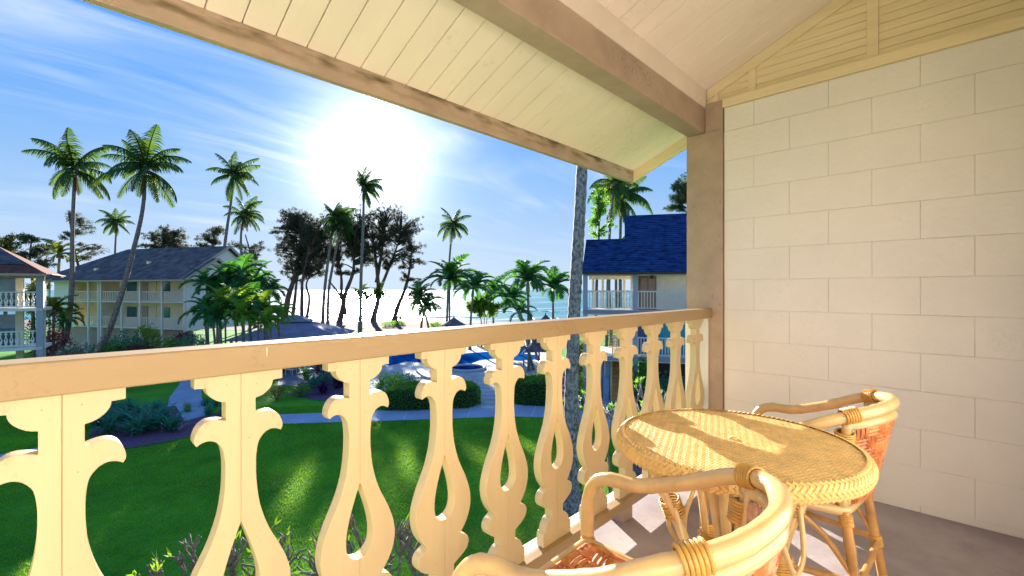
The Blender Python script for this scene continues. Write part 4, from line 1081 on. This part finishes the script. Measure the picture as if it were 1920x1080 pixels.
def patio_chair(px, D, rz, label):
    x, y = at(px, D); r_ = empty('patio_chair', (x, y, GZ + .01), rz, label, 'chair', 'white patio chairs on the dark terrace')
    for sx in (-.27, .27):
        m_ = MB(); m_.tube([(sx, .27, 0), (sx, .27, .62), (sx, -.22, .62), (sx, -.3, 0)], .02, 6); m_.build('arm_frame', M_white, r_)
        m_ = MB(); m_.tube([(sx, -.22, .40), (sx, -.36, .95)], .02, 6); m_.build('back_upright', M_white, r_)
    for i in range(5):
        m_ = MB(); m_.box(-.26, -.2 + i * .095, .40, .26, -.13 + i * .095, .415); m_.build('seat_slat', M_white, r_)
        m_ = MB(); z0 = .48 + i * .1; yy = -.24 - .02 * i * 1.25; m_.box(-.26, yy - .012, z0, .26, yy, z0 + .06); m_.build('back_slat', M_white, r_)
for px, D, rz, lb in ((546, 34.5, 2.2, 'white slatted patio chair on the left of the terrace group'), (563, 36.5, 3.6, 'white slatted patio chair farthest back on the terrace'), (580, 34.8, 5.0, 'white slatted patio chair beside the spiky blue green plant')):
    patio_chair(px, D, rz, lb)
x, y = at(563, 35.2); tt = empty('patio_table', (x, y, GZ + .01), 0, 'round white patio table amid the white chairs', 'table')
m_ = MB(); m_.tube([(0,0,.68),(0,0,.72)], .5, 20); m_.build('table_top', M_white, tt)
m_ = MB(); m_.tube([(0,0,.02),(0,0,.68)], .04, 8); m_.build('pedestal', M_white, tt)
m_ = MB(); m_.tube([(0,0,.0),(0,0,.02)], .26, 16); m_.build('foot', M_white, tt)
# pool fence
fn = empty('pool_fence', gd(895, 650), A - R(90), 'low dark metal fence behind the far side of the pool', 'fence')
for z0 in (.12, .95): part(fn, 'rail', M_dark, [(-6, -.02, z0, 8, .02, z0 + .05)])
for i in range(8): part(fn, 'fence_post', M_dark, [(-6 + i * 2 - .04, -.04, 0, -6 + i * 2 + .04, .04, 1.1)])
pickets(fn, fn, -6, 8, 0, .14, .96, .16, M_dark, .03)
# two people on the sand
def person(px, D, label, mc, z0):
    x, y = at(px, D); r_ = empty('person', (x, y, z0), A, label, 'person')
    me = bpy.data.meshes.new('body')
    vs = [(0,0,.92),(0,0,1.15),(0,0,1.38),(0,0,1.50),(0,.02,1.62),(0,.02,1.72), (0,.19,1.38),(.02,.24,1.10),(.06,.22,.86), (0,-.19,1.38),(-.02,-.24,1.10),(.02,-.23,.86), (0,.10,.86),(.06,.11,.48),(.10,.11,.06), (0,-.10,.86),(-.03,-.11,.48),(-.12,-.11,.06), (.2,.12,.03), (-.02,-.12,.03)]
    es = [(0,1),(1,2),(2,3),(3,4),(4,5),(2,6),(6,7),(7,8),(2,9),(9,10),(10,11),(0,12),(12,13),(13,14),(14,18),(0,15),(15,16),(16,17),(17,19)]
    me.from_pydata(vs, es, []); o = bpy.data.objects.new('body', me); COL.objects.link(o); o.parent = r_
    sk = o.modifiers.new('skin', 'SKIN'); rad = [.14,.13,.15,.06,.10,.09,.065,.045,.035,.065,.045,.035,.10,.07,.05,.10,.07,.05,.04,.04]
    for i, r in enumerate(rad): me.skin_vertices[0].data[i].radius = (r, r)
    me.skin_vertices[0].data[0].use_root = True
    s2 = o.modifiers.new('sub', 'SUBSURF'); s2.levels = 1; s2.render_levels = 1; me.materials.append(M_skin)
    m_ = MB(); m_.tube([(0,0,.88),(0,0,1.1),(0,0,1.4),(0,0,1.46)], [.17,.15,.19,.09], 10); m_.build('shirt', mc, r_, smooth=True)
    m_ = MB(); m_.tube([(0,.10,.9),(.05,.11,.55)], [.125,.10], 8); m_.tube([(0,-.10,.9),(-.03,-.11,.55)], [.125,.10], 8); m_.build('shorts', M_cloth2, r_, smooth=True)
    m_ = MB(); m_.ball((-.01,.02,1.69), (.115,.105,.10), 8, 6); m_.build('hair', M_dark, r_, smooth=True)
person(744, 84, 'person in a red top standing on the sand, left one of the pair', M_cloth1, GZ - .1)
person(750.5, 84.5, 'person in dark clothes standing on the sand, right one of the pair', M_cloth2, GZ - .1)
# ================================================================ PALMS
G1 = 'tall coconut palms around the lawn and buildings'
palm('coconut_palm', 'tall dark coconut palm with near upright trunk, leftmost of the left pair', [(112,672),(128,610),(135,524),(136,430),(141,318)], 42, .28, .15, 3.9, 22, n_extra=6, group=G1, seed=1, wind=(1.0,0), emax=.9)
palm('coconut_palm', 'coconut palm on a long leaning trunk crossing the grey roof, right of the left pair', [(150,700),(195,640),(222,570),(250,470),(268,390),(272,318)], 37, .25, .14, 3.6, 22, n_extra=6, group=G1, seed=2, wind=(.9,0), emax=.9)
palm('coconut_palm', 'coconut palm rising over the gable end of the guest house', [(410,600),(415,520),(424,440),(433,380),(437,330)], 52, .24, .13, 3.5, 18, n_extra=8, group=G1, seed=3, wind=(1.0,0))
palm('coconut_palm', 'shorter wind blown coconut palm right of the gable, behind the ironwood', [(456,600),(453,500),(452,440),(458,405)], 66, .24, .14, 3.4, 16, n_extra=8, group=G1, seed=4, wind=(1.0,0))
palm('coconut_palm', 'small distant coconut palm standing above the long grey roof', [(214,560),(216,470),(219,418)], 88, .26, .15, 3.8, 16, n_extra=8, group=G1, seed=5, wind=(0,0))
palm('coconut_palm', 'slim coconut palm silhouetted right under the sun', [(676,608),(677,520),(681,420),(682,352)], 74, .34, .2, 3.9, 18, n_extra=8, group=G1, seed=6, wind=(2.2,0))
palm('coconut_palm', 'coconut palm rising alone out of the green palms right of the ironwoods', [(838,600),(842,500),(847,440),(850,422)], 72, .22, .12, 3.5, 16, n_extra=8, group=G1, seed=7, wind=(.3,0))
palm('coconut_palm', 'dark double stemmed palm inside the ironwoods, left stem', [(604,622),(609,540),(622,440),(628,408)], 80, .30, .2, 4.2, 18, n_extra=8, group=G1, seed=8, wind=(.5,0))
palm('coconut_palm', 'dark double stemmed palm inside the ironwoods, right stem', [(614,622),(617,540),(632,460),(640,425)], 80.5, .28, .18, 4.0, 16, n_extra=8, group=G1, seed=9, wind=(.5,0))
palm('coconut_palm', 'bright coconut palm behind the navy roof, its crown over the step', [(1163,560),(1163,450),(1165,372)], 44, .22, .13, 3.9, 22, n_extra=8, group=G1, seed=10, wind=(.3,0))
palm('coconut_palm', 'slim palm trunk behind the navy roof with its crown under the eave', [(1139,560),(1143,440),(1152,345)], 40, .16, .11, 2.9, 16, n_extra=8, group=G1, seed=11, wind=(-.3,0))
palm('coconut_palm', 'big mottled coconut palm trunk just beyond the railing, its crown out of sight', [(1072,960),(1070,800),(1074,640),(1080,520),(1088,380),(1100,120),(1104,-60)], 13.2, .215, .15, 4.0, 16, n_extra=8, group=G1, seed=12, tmt=M_trunkn, rings=True)
for (px, D, top, h2, lb) in ((1145, 52, 545, 0, 'palm trunk seen through the open lanai, left one'), (1158, 53, 520, 0, 'palm trunk seen through the open lanai, right one')):
    palm('coconut_palm', lb, [(px, 600), (px - 3, 540), (px - 1, 480)], D, .20, .16, 2.6, 10, n_extra=8, group=G1, seed=px)
G2 = 'feather palms by the pool and beach'
fp = [('feather palm with a pale trunk, leftmost of the poolside row', 803, 612, 575, 52, 2.5, 14), ('low feather palm in front of the poolside row', 790, 612, 590, 50, 2.0, 12),
      ('tall feather palm with a yellow green shaft below the lone coconut palm', 843, 622, 540, 50, 3.2, 17), ('feather palm between the tall one and the round tree', 882, 618, 556, 49, 2.5, 14),
      ('slim feather palm right of the round green tree', 925, 606, 560, 54, 2.2, 12), ('dark feather palm leaning left of the tallest right palm', 1000, 640, 577, 42, 2.1, 14),
      ('tallest feather palm above the handrail near the big trunk', 992, 700, 547, 36, 2.15, 17), ('feather palm on a reddish trunk just left of the big mottled trunk', 1037, 640, 560, 40, 2.15, 15)]
for i, (lb, px, pb, pt_, D, L, n) in enumerate(fp):
    lean = (-12, 4, 0, 4, 0, -34, -2, 0)[i]
    palm('feather_palm', lb, [(px - (0 if lean else 0), pb), (px + lean * .4, (pb + pt_) / 2), (px + lean, pt_)], D, .14, .09, L * 1.18, n + 6, kind='fea', group=G2, seed=30 + i, shaft=1.0, tmt=M_trunk if i != 7 else mat('red_trunk', (.26,.07,.06), .8, .4, 9), cat='palm')
for i, (px, D) in enumerate(((676, 78), (706, 79))):
    palm('feather_palm', ('small beach palm left of the slim trunk under the sun', 'small beach palm leaning right by the forked ironwood')[i], [(px - 3, 612), (px, 575), (px + 1, 558)], D, .24, .17, 2.9, 16, kind='fea', group='small palms on the sand', seed=50 + i, shaft=.4, mt=M_frond)
# the dark trunks seen under the handrail
palm('feather_palm', 'young feather palm with a dark slanting stem beside the thatched umbrella', [(1000,694),(990,650),(978,600)], 36.5, .11, .08, 1.7, 12, kind='fea', group=G2, seed=61, shaft=.7)
# clump of lush palms in front of the pavilion
G3 = 'lush feather palms clumped before the pavilion'
cl = [(388, 545, 40, 2.3, 0), (420, 535, 40, 2.5, 0), (452, 530, 40, 2.5, 0), (482, 540, 41, 2.4, 0), (505, 560, 41, 2.0, 0), (405, 560, 39, 2.2, 0), (465, 556, 39, 2.2, 0),
      (385, 600, 33, 2.0, 1), (412, 592, 33, 2.1, 1), (440, 590, 33, 2.2, 1), (468, 592, 33, 2.1, 1), (495, 600, 33, 2.0, 1), (522, 606, 34, 1.7, 1), (400, 612, 31, 1.7, 1), (455, 610, 31, 1.8, 1), (500, 622, 31, 1.5, 1)]
desc = ['leftmost', 'second from left', 'middle', 'second from right', 'rightmost', 'low front left', 'low front right', 'leftmost', 'second from left', 'third from left', 'third from right', 'second from right', 'rightmost drooping', 'short front left', 'short front middle', 'short front right']
for i, (px, py, D, L, br) in enumerate(cl):
    palm('feather_palm', '%s palm of the %s tier in front of the pavilion roof' % (desc[i], 'bright lower' if br else 'dark upper'), [(px + random.uniform(-6, 6), 700), (px + 3, 650), (px, py)], D, .10, .07, L, 16, kind='fea', group=G3, seed=70 + i, shaft=.6, mt=M_leafb if (br and i % 3 != 1) else M_frond2)

# ================================================================ TREES
GI = 'ironwood trees along the beach'
tree('ironwood_tree', 'dark ironwood on leaning twin trunks, leftmost of the beach row', 86, [[(532,612),(540,560),(552,520),(560,480),(566,430)],[(548,600),(553,560),(558,520),(575,470)]],
     [(560,420,39,33,60),(535,455,30,29,34),(590,445,34,44,60),(555,500,39,26,46),(575,480,39,33,46),(540,400,21,13,12),(520,432,16,11,10)], GI, seed=1, r0=.62, per=26, dens=5, lf=(.40,.10))
tree('ironwood_tree', 'ironwood with straight thin trunk and knotted lower limb second in the beach row', 84, [[(566,606),(566,560),(568,520),(580,470)],[(574,604),(580,560),(575,530),(600,490)]],
     [(600,430,39,37,60),(590,490,34,29,36),(620,460,25,33,30)], GI, seed=2, r0=.46, per=24, dens=5, lf=(.40,.10))
tree('ironwood_tree', 'ironwood with a curved pale trunk leaning right toward the slim palm', 85, [[(634,615),(642,580),(648,550),(662,510),(664,470)],[(640,560),(640,520),(636,490)],[(648,590),(641,560),(616,525)]],
     [(650,430,34,37,50),(670,470,32,33,40),(630,470,25,29,24),(690,440,21,33,18),(650,500,32,18,16),(676,412,26,26,26),(640,405,24,20,22),(700,480,20,18,14)], GI, seed=3, r0=.58, per=22, dens=5.5, lf=(.40,.10))
tree('ironwood_tree', 'large forked ironwood with a fan shaped crown right of the slim palm', 86, [[(696,618),(702,590),(710,555),(706,500),(700,450)],[(706,560),(722,520),(738,480),(752,440)],[(706,530),(716,470),(722,420)]],
     [(700,430,28,48,46),(730,425,39,46,70),(760,420,37,40,54),(720,470,41,29,36),(775,455,25,29,22),(735,495,23,15,10)], GI, seed=4, r0=.60, per=22, dens=4.6, lf=(.38,.085))
tree('ironwood_tree', 'thin ironwood with tiered branches, last on the right of the beach row', 84, [[(735,614),(746,575),(760,540),(768,505),(772,470)]],
     [(765,470,28,24,26),(785,490,32,7,14),(760,500,25,9,12),(780,455,25,15,16),(750,515,18,9,8),(775,525,25,6,8)], GI, seed=5, r0=.46, per=20, dens=3.5, lf=(.34,.08))
GB = 'ironwood trees behind the buildings'
tree('ironwood_tree', 'ironwood with open tiered branches behind the leftmost coconut palm', 70, [[(150,520),(140,470),(132,420),(130,396)]],
     [(140,410,22,18,20),(165,430,22,10,14),(115,440,20,8,10),(172,462,26,7,12),(150,480,36,8,14),(190,470,14,5,5)], GB, seed=6, r0=.24, per=20, droop=.2, dens=3.2, lf=(.34,.08))
tree('ironwood_tree', 'ironwood left of the coconut pair with layered drooping boughs', 60, [[(62,540),(56,490),(60,440)]],
     [(50,448,26,12,20),(70,470,30,10,18),(45,478,28,12,18),(90,490,24,9,12),(65,500,30,9,12)], GB, seed=7, r0=.22, per=20, droop=.2, dens=3.2, lf=(.34,.08))
tree('leafy_tree', 'yellow green tree at the left edge above the red brown roof', 62, [[(10,560),(8,480)]], [(8,450,24,22,50),(22,478,22,16,30),(-20,455,24,26,30)], seed=8, r0=.25, mt=mat('olive_leaf', (.12,.11,.02), .6, .5, 2, trans=.4, tcol=(.32,.26,.03)), lf=(.26,.14), per=22, dens=2)
tree('ironwood_tree', 'bushy ironwood behind the ridge of the guest house, left part', 78, [[(310,520),(308,470),(305,440)]], [(292,450,26,20,34),(325,440,26,22,36),(350,462,26,18,26),(272,462,18,10,10)], GB, seed=9, r0=.3, per=24, dens=3.4, lf=(.36,.09))
tree('ironwood_tree', 'bushy ironwood behind the gable with sparse top twigs', 80, [[(400,520),(398,470),(402,440)]], [(385,450,26,20,30),(412,440,22,24,26),(370,468,22,12,14)], GB, seed=10, r0=.3, per=24, dens=3, lf=(.36,.09))
tree('ironwood_tree', 'ironwood with drooping grey boughs right of the gable', 76, [[(478,600),(474,540),(470,480),(460,440)]], [(450,470,32,16,26),(480,490,30,16,24),(465,520,26,14,18),(490,462,14,8,8),(440,500,20,14,14)], GB, seed=11, r0=.3, per=20, dens=3.2, lf=(.36,.08))
tree('leafy_tree', 'leafy tree with open crown behind the navy roof beside the near palm', 36, [[(1118,560),(1122,470),(1124,400)]], [(1120,380,22,34,60),(1112,425,20,22,34),(1142,420,16,20,20),(1128,350,12,14,14)], seed=12, r0=.16, mt=M_leaf, lf=(.16,.10), per=14, cl=.3, dens=1.5)
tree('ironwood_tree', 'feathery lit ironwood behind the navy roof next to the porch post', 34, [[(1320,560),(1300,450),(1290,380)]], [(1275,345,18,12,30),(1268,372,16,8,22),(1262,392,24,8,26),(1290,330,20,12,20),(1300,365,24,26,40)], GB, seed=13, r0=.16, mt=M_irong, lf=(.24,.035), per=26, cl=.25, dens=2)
tree('round_tree', 'round bright green sea grape tree on several thin stems by the beach', 52, [[(903,612),(900,590),(893,570)],[(912,612),(914,590),(920,570)],[(908,612),(908,585),(906,560)]], [(893,572,24,17,60),(915,580,26,14,50),(905,560,18,9,24)], seed=14, r0=.08, mt=M_leafb, lf=(.22,.18), per=18, cl=.35, dens=2.5)
tree('leafy_tree', 'yellow green leafy tree glimpsed through the corner lodge porch', 44, [[(66,640),(62,560)]], [(52,545,26,26,60),(84,540,14,22,30),(60,575,24,14,24)], seed=15, r0=.15, mt=M_leafy, lf=(.22,.14), per=16)
for i, (px, D, w, h, lb) in enumerate(((748, 80, 3, 1.2, 'low green beach shrub under the poolside palms'), (732, 78, 3.4, 1.1, 'dull beach shrub left of the pair of people'), (815, 76, 2.6, 1.1, 'low beach shrub right of the small feather palm'),
        (590, 70, 5, 1.2, 'dull green scrub strip beside the pavilion roof'), (1055, 60, 6.0, 2.0, 'sunlit green beach bush left of the near palm trunk'), (945, 66, 5.0, 1.3, 'green beach scrub between palms and sea'))):
    bush('beach_shrub', lb, px, D, w, h, M_leafb if i in (4,) else M_leaf, 500, (.2, .12), 'shrubs on the beach', seed=i)

# ================================================================ GARDEN
def hedge(name, label, pts, h, seed=0):
    """clipped hedge over a ground outline given in photo pixels"""
    rn = random.Random(seed); g = [gd(px, py) for px, py in pts]; c = sum(g, V()) / len(g); root = empty(name, c, 0, label, 'hedge', 'clipped hedges by the pool walk')
    g = [p - c for p in g]; m_ = MB(); n = len(g)
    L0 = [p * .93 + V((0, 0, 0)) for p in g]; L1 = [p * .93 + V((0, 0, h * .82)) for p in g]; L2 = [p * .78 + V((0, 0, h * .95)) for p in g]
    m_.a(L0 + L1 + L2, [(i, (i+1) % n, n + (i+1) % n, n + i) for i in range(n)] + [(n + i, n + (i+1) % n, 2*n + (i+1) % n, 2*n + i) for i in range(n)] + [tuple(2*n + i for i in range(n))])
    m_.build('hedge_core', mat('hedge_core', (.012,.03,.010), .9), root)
    f = MB(); per = sum((g[i] - g[i-1]).length for i in range(n))
    for i in range(int(per * h * 420)):
        k = rn.randrange(n); a, b_ = g[k-1], g[k]
        if rn.random() > (b_ - a).length / (per / n) * .6: continue
        t = rn.random(); q = a.lerp(b_, t); z = rn.random() * h * .93; bul = 1 - .04 * (2 * z / h - .8) ** 2; q = q * bul * (1 - .14 * max(0, z / h - .75) * 4) + V((0, 0, z))
        o = V((q.x, q.y, 0)).normalized(); f.leaf(q, (o * .9 + rsph(rn) + V((0,0,.3))), .10, .065)
    for i in range(int(per * per * 22)):
        k = rn.randrange(n); a, b_ = g[k-1], g[k]; s = sqrt(rn.random()); q = a.lerp(b_, rn.random()) * s * .92
        f.leaf(q + V((0, 0, h * (.95 + .04 * rn.gauss(0, 1)) - .10 * s ** 6)), (rsph(rn) + V((0,0,.9))), .10, .065)
    f.build('foliage', M_leaf, root)
def px_oval(cx, cy, rx, ry, n=16): return [(cx + rx*cos(2*pi*i/n), cy + ry*sin(2*pi*i/n)) for i in range(n)]
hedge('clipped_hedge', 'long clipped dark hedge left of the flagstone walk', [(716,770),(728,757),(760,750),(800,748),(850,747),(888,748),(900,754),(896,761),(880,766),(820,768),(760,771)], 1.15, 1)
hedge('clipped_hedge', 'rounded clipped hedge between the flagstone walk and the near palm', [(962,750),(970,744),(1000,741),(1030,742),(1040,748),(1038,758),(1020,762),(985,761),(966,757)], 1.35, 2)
bush('loose_bush', 'loose sunlit bush merging into the left end of the long hedge', 742, 26.5, 2.6, 1.7, M_leaf, 1500, (.13,.08))
bush('loose_bush', 'dark bush behind the near palm trunk at the corner of the lodge', 1090, 24.5, 1.6, 2.2, M_leaf, 900)
tree('bamboo_clump', 'tall yellow green shrub between the near palm trunk and the lodge', 29, [[(1086,750),(1087,690),(1087,650)]], [(1086,655,9,22,26),(1087,695,9,24,26),(1086,725,9,16,14)], seed=20, r0=.05, mt=M_leafy, lf=(.20,.09), per=14, cl=.25, cat='shrub')
bush('loose_bush', 'green bush under the lower balcony of the lodge', 1203, 25.8, 1.5, 2.6, M_leaf, 1400, (.12,.07))
bush('loose_bush', 'dark blue green bush under the lodge balcony at the right', 1256, 25.5, 2.8, 1.7, M_blue_l, 1400, (.12,.07))
# spiky beds
GS = 'spiky blue green lilies in the garden beds'
rn = random.Random(5)
LL = ['leftmost', 'front left', 'second from the left', 'tall left', 'foremost middle', 'middle', 'right of the middle', 'back right', 'rightmost', 'back middle', 'back left', 'right front']
for q_, (px, py, L) in enumerate(((182,800,.8),(205,812,.85),(212,786,.8),(236,800,.95),(258,815,.9),(262,792,.85),(285,806,.95),(306,796,.9),(322,808,.8),(240,778,.75),(195,775,.7),(290,780,.7))):
    D = FPX * -GZ / (py - CY); strap('spiky_lily', LL[q_] + ' blue green lily tuft in the wide bed by the side path', px, D, L * 1.45, 55, M_blue_l, GS, w=.15, seed=py)
strap('spiky_lily', 'single small lily tuft at the tip of the mulch bed', 352, 24.1, .8, 50, M_leaf, w=.04)
for q_, (px, py, L) in enumerate(((392,778,.6),(405,762,.55),(418,778,.6),(386,760,.5))):
    strap('spiky_lily', ('near left', 'far right', 'near right', 'far left')[q_] + ' grey green tuft between the side path and the second baluster', px, FPX * -GZ / (py - CY), L * 1.3, 60, M_blue_l, 'grey green tufts beside the side path', w=.045, seed=py)
bush('croton_bush', 'small rounded yellow brown croton bush on the upper lawn', 519, 26.6, 1.15, .95, mat('croton_leaf', (.30,.20,.05), .5, .5, 3, trans=.3, tcol=(.5,.35,.05)), 520, (.10,.05))
bush('low_bush', 'low bright green bush right of the croton', 560, 27.5, 1.9, .75, M_leaf, 900, (.10,.06))
for px, py, L, mt_, lb in ((588,728,1.0,M_blue_l,'large spiky blue green plant left in the patio bed'),(612,722,1.1,M_blue_l,'large spiky blue plant in the middle of the patio bed'),(634,728,1.1,M_leafp,'purple spiky plant beside the third baluster'),(606,738,.8,M_leafp,'purple low spiky plant at the front of the patio bed'),(640,712,1.0,M_blue_l,'spiky blue green plant hard by the third baluster'),(575,712,.9,M_leaf,'green spiky plant by the white patio chairs')):
    strap('bromeliad', lb, px, FPX * -GZ / (py - CY), L * 1.3, 80, mt_, w=.10, seed=px)
bush('ti_plant', 'red leaved ti plant at the back of the patio bed', 604, 33.5, 1.3, 1.5, M_leafr, 320, (.34,.09), up=.8)
# plumeria below the balcony: thick bare forking stems
def plumeria(label, px, D, htop, spread, seed, leaves=40, mt=M_leafb, group='bare plumeria shrubs below the railing', blossoms=0, smt=None):
    rn = random.Random(seed); x, y = at(px, D); root = empty('plumeria', (x, y, GZ), 0, label, 'plumeria', group); m_ = MB(); tips = []
    def grow_(p, d, L, r, lev):
        q = p + d * L * .5 + rsph(rn) * .06; e = p + d * L + V((0, 0, L * .12)); m_.tube([p, q, e], [r, r * .88, r * .80], 6)
        if lev == 0: tips.append((e, d)); m_.ball(e, r * .95, 6, 4); return
        for k in range(rn.choice((2, 2, 3))):
            an = rn.uniform(0, 6.28); nd = (d + V((cos(an), sin(an), rn.uniform(-.1, .5))) * .75 * spread).normalized(); grow_(e, nd, L * rn.uniform(.6, .85), r * .74, lev - 1)
    for k in range(3):
        an = k * 2.1 + rn.random(); grow_(V((cos(an) * .1, sin(an) * .1, 0)), V((cos(an) * .35, sin(an) * .35, 1)).normalized(), htop * .36, .05, 3)
    m_.build('stems', smt or M_bstem, root, smooth=True)
    f = MB()
    for i in range(leaves):
        e, d = rn.choice(tips)
        for q in range(3): f.leaf(e, (d + rsph(rn) * .9 + V((0, 0, .1))), .20 * rn.uniform(.6, 1.2), .06)
    f.build('leaves', mt, root)
    if blossoms:
        fl = MB()
        for i in range(blossoms):
            e, d = rn.choice(tips)
            for q in range(12): fl.leaf(e + rsph(rn) * .09 + V((0, 0, .06)), rsph(rn) + V((0, 0, .5)), .07, .05)
        fl.build('blossoms', M_flower, root, kind='stuff')
plumeria('bare plumeria left of the second baluster at the bottom edge', 345, 8.9, 1.35, 1.0, 3, 6)
plumeria('bare plumeria with brown stems behind the second baluster foot', 475, 8.7, 1.55, 1.0, 4, 7)
plumeria('bare plumeria between the second and third balusters', 575, 8.8, 1.65, 1.0, 5, 4)
plumeria('bare plumeria seen through the teardrop of the third baluster', 660, 8.9, 1.7, 1.0, 6, 3)
plumeria('bare plumeria between the third and fourth balusters', 762, 9.0, 1.6, 1.0, 7, 4)
for i, (px, D, h_, lb) in enumerate(((1150, 14.0, 3.0, 'plumeria with a single white blossom above the blue path'), (1215, 13.5, 3.3, 'plumeria with pale stems and white blossoms left of the last balusters'), (1262, 13.2, 3.3, 'plumeria topped by a large white blossom behind the last balusters'), (1300, 12.8, 3.1, 'plumeria close to the porch post'))):
    plumeria(lb, px, D, h_, .75, 20 + i, 70, M_leaf, 'flowering plumerias right of the near palm', 7, M_twig)
strap('dracaena', 'bright green strap leaved plant seen beneath the table edge', 1200, 7.6, 1.5, 60, M_leafb, w=.09, seed=4, z0=-5.2)
# left middle distance, between the buildings
GL = 'mixed shrubs in front of the guest house'
for i, (px, D, w, h, mt_, lb) in enumerate(((96, 38, 3.0, 3.4, M_leafr, 'dark red shrub right of the corner lodge post'), (85, 40, 3.2, 4.6, M_frond, 'dark green shrub by the corner lodge'), (110, 41, 2.8, 2.0, M_leafr, 'red purple shrub behind the near left trunk foot'),
        (232, 40, 3.6, 2.9, M_blue_l, 'dense green shrub right of the leaning trunk foot'), (206, 39, 3.4, 2.0, M_leaf, 'low green shrub crossed by the leaning trunk'), (282, 42, 2.2, 4.0, M_leafb, 'slender bright shrub before the guest house balconies'),
        (258, 40, 3.4, 1.7, M_leafr, 'reddish brown shrub between two green shrubs'), (320, 41, 3.2, 2.2, M_leaf, 'green shrub near the right end of the guest house'), (345, 43, 3.0, 2.6, M_leafr, 'rusty shrub at the corner of the guest house'),
        (170, 38, 3.2, 1.6, M_leaf, 'low olive shrub between the two trunks'), (300, 38, 4.0, 1.3, M_leaf, 'wide low shrub in front of the red one'), (365, 38, 3.6, 2.8, M_blue_l, 'dark shrub under the feather palms at left'), (530, 36, 3.6, 1.3, M_leaf, 'low shrub right of the feather palm clump'))):
    bush('garden_shrub', lb, px, D, w, h, mt_, 1100, (.20, .10), GL, seed=i)
palm('feather_palm', 'short yellow green palm between the corner lodge and the guest house', [(100,650),(100,610),(101,585)], 40, .12, .09, 2.2, 14, kind='fea', group=G2, seed=90, mt=M_frond_y)
palm('feather_palm', 'tiny dark palm at the white end wall of the guest house', [(118,650),(118,620),(119,600)], 42, .10, .08, 1.8, 12, kind='fea', group=G2, seed=91)
palm('feather_palm', 'green feather palm peeping over the roof left of the tall palm', [(112,560),(110,510),(112,478)], 66, .2, .15, 3.4, 14, kind='fea', group=G2, seed=92, mt=M_frond_y)
for i, (px, D, h_, lb) in enumerate(((20, 22, 3.0, 'leafless pale twigged plumeria before the corner lodge, left one'), (58, 21, 3.1, 'leafless pale twigged plumeria before the corner lodge, right one'))):
    plumeria(lb, px, D, h_, 1.0, 40 + i, 14, M_frond, 'plumerias before the corner lodge', 3, M_twig)
for i, (px, D, lb) in enumerate(((128, 33, 'white flowering plumeria at the foot of the left trunk'), (148, 34, 'white flowering plumeria between the two left trunks'))):
    plumeria(lb, px, D, 2.3, 1.1, 50 + i, 26, M_blue_l, 'white flowering plumerias between the left trunks', 16, M_twig)
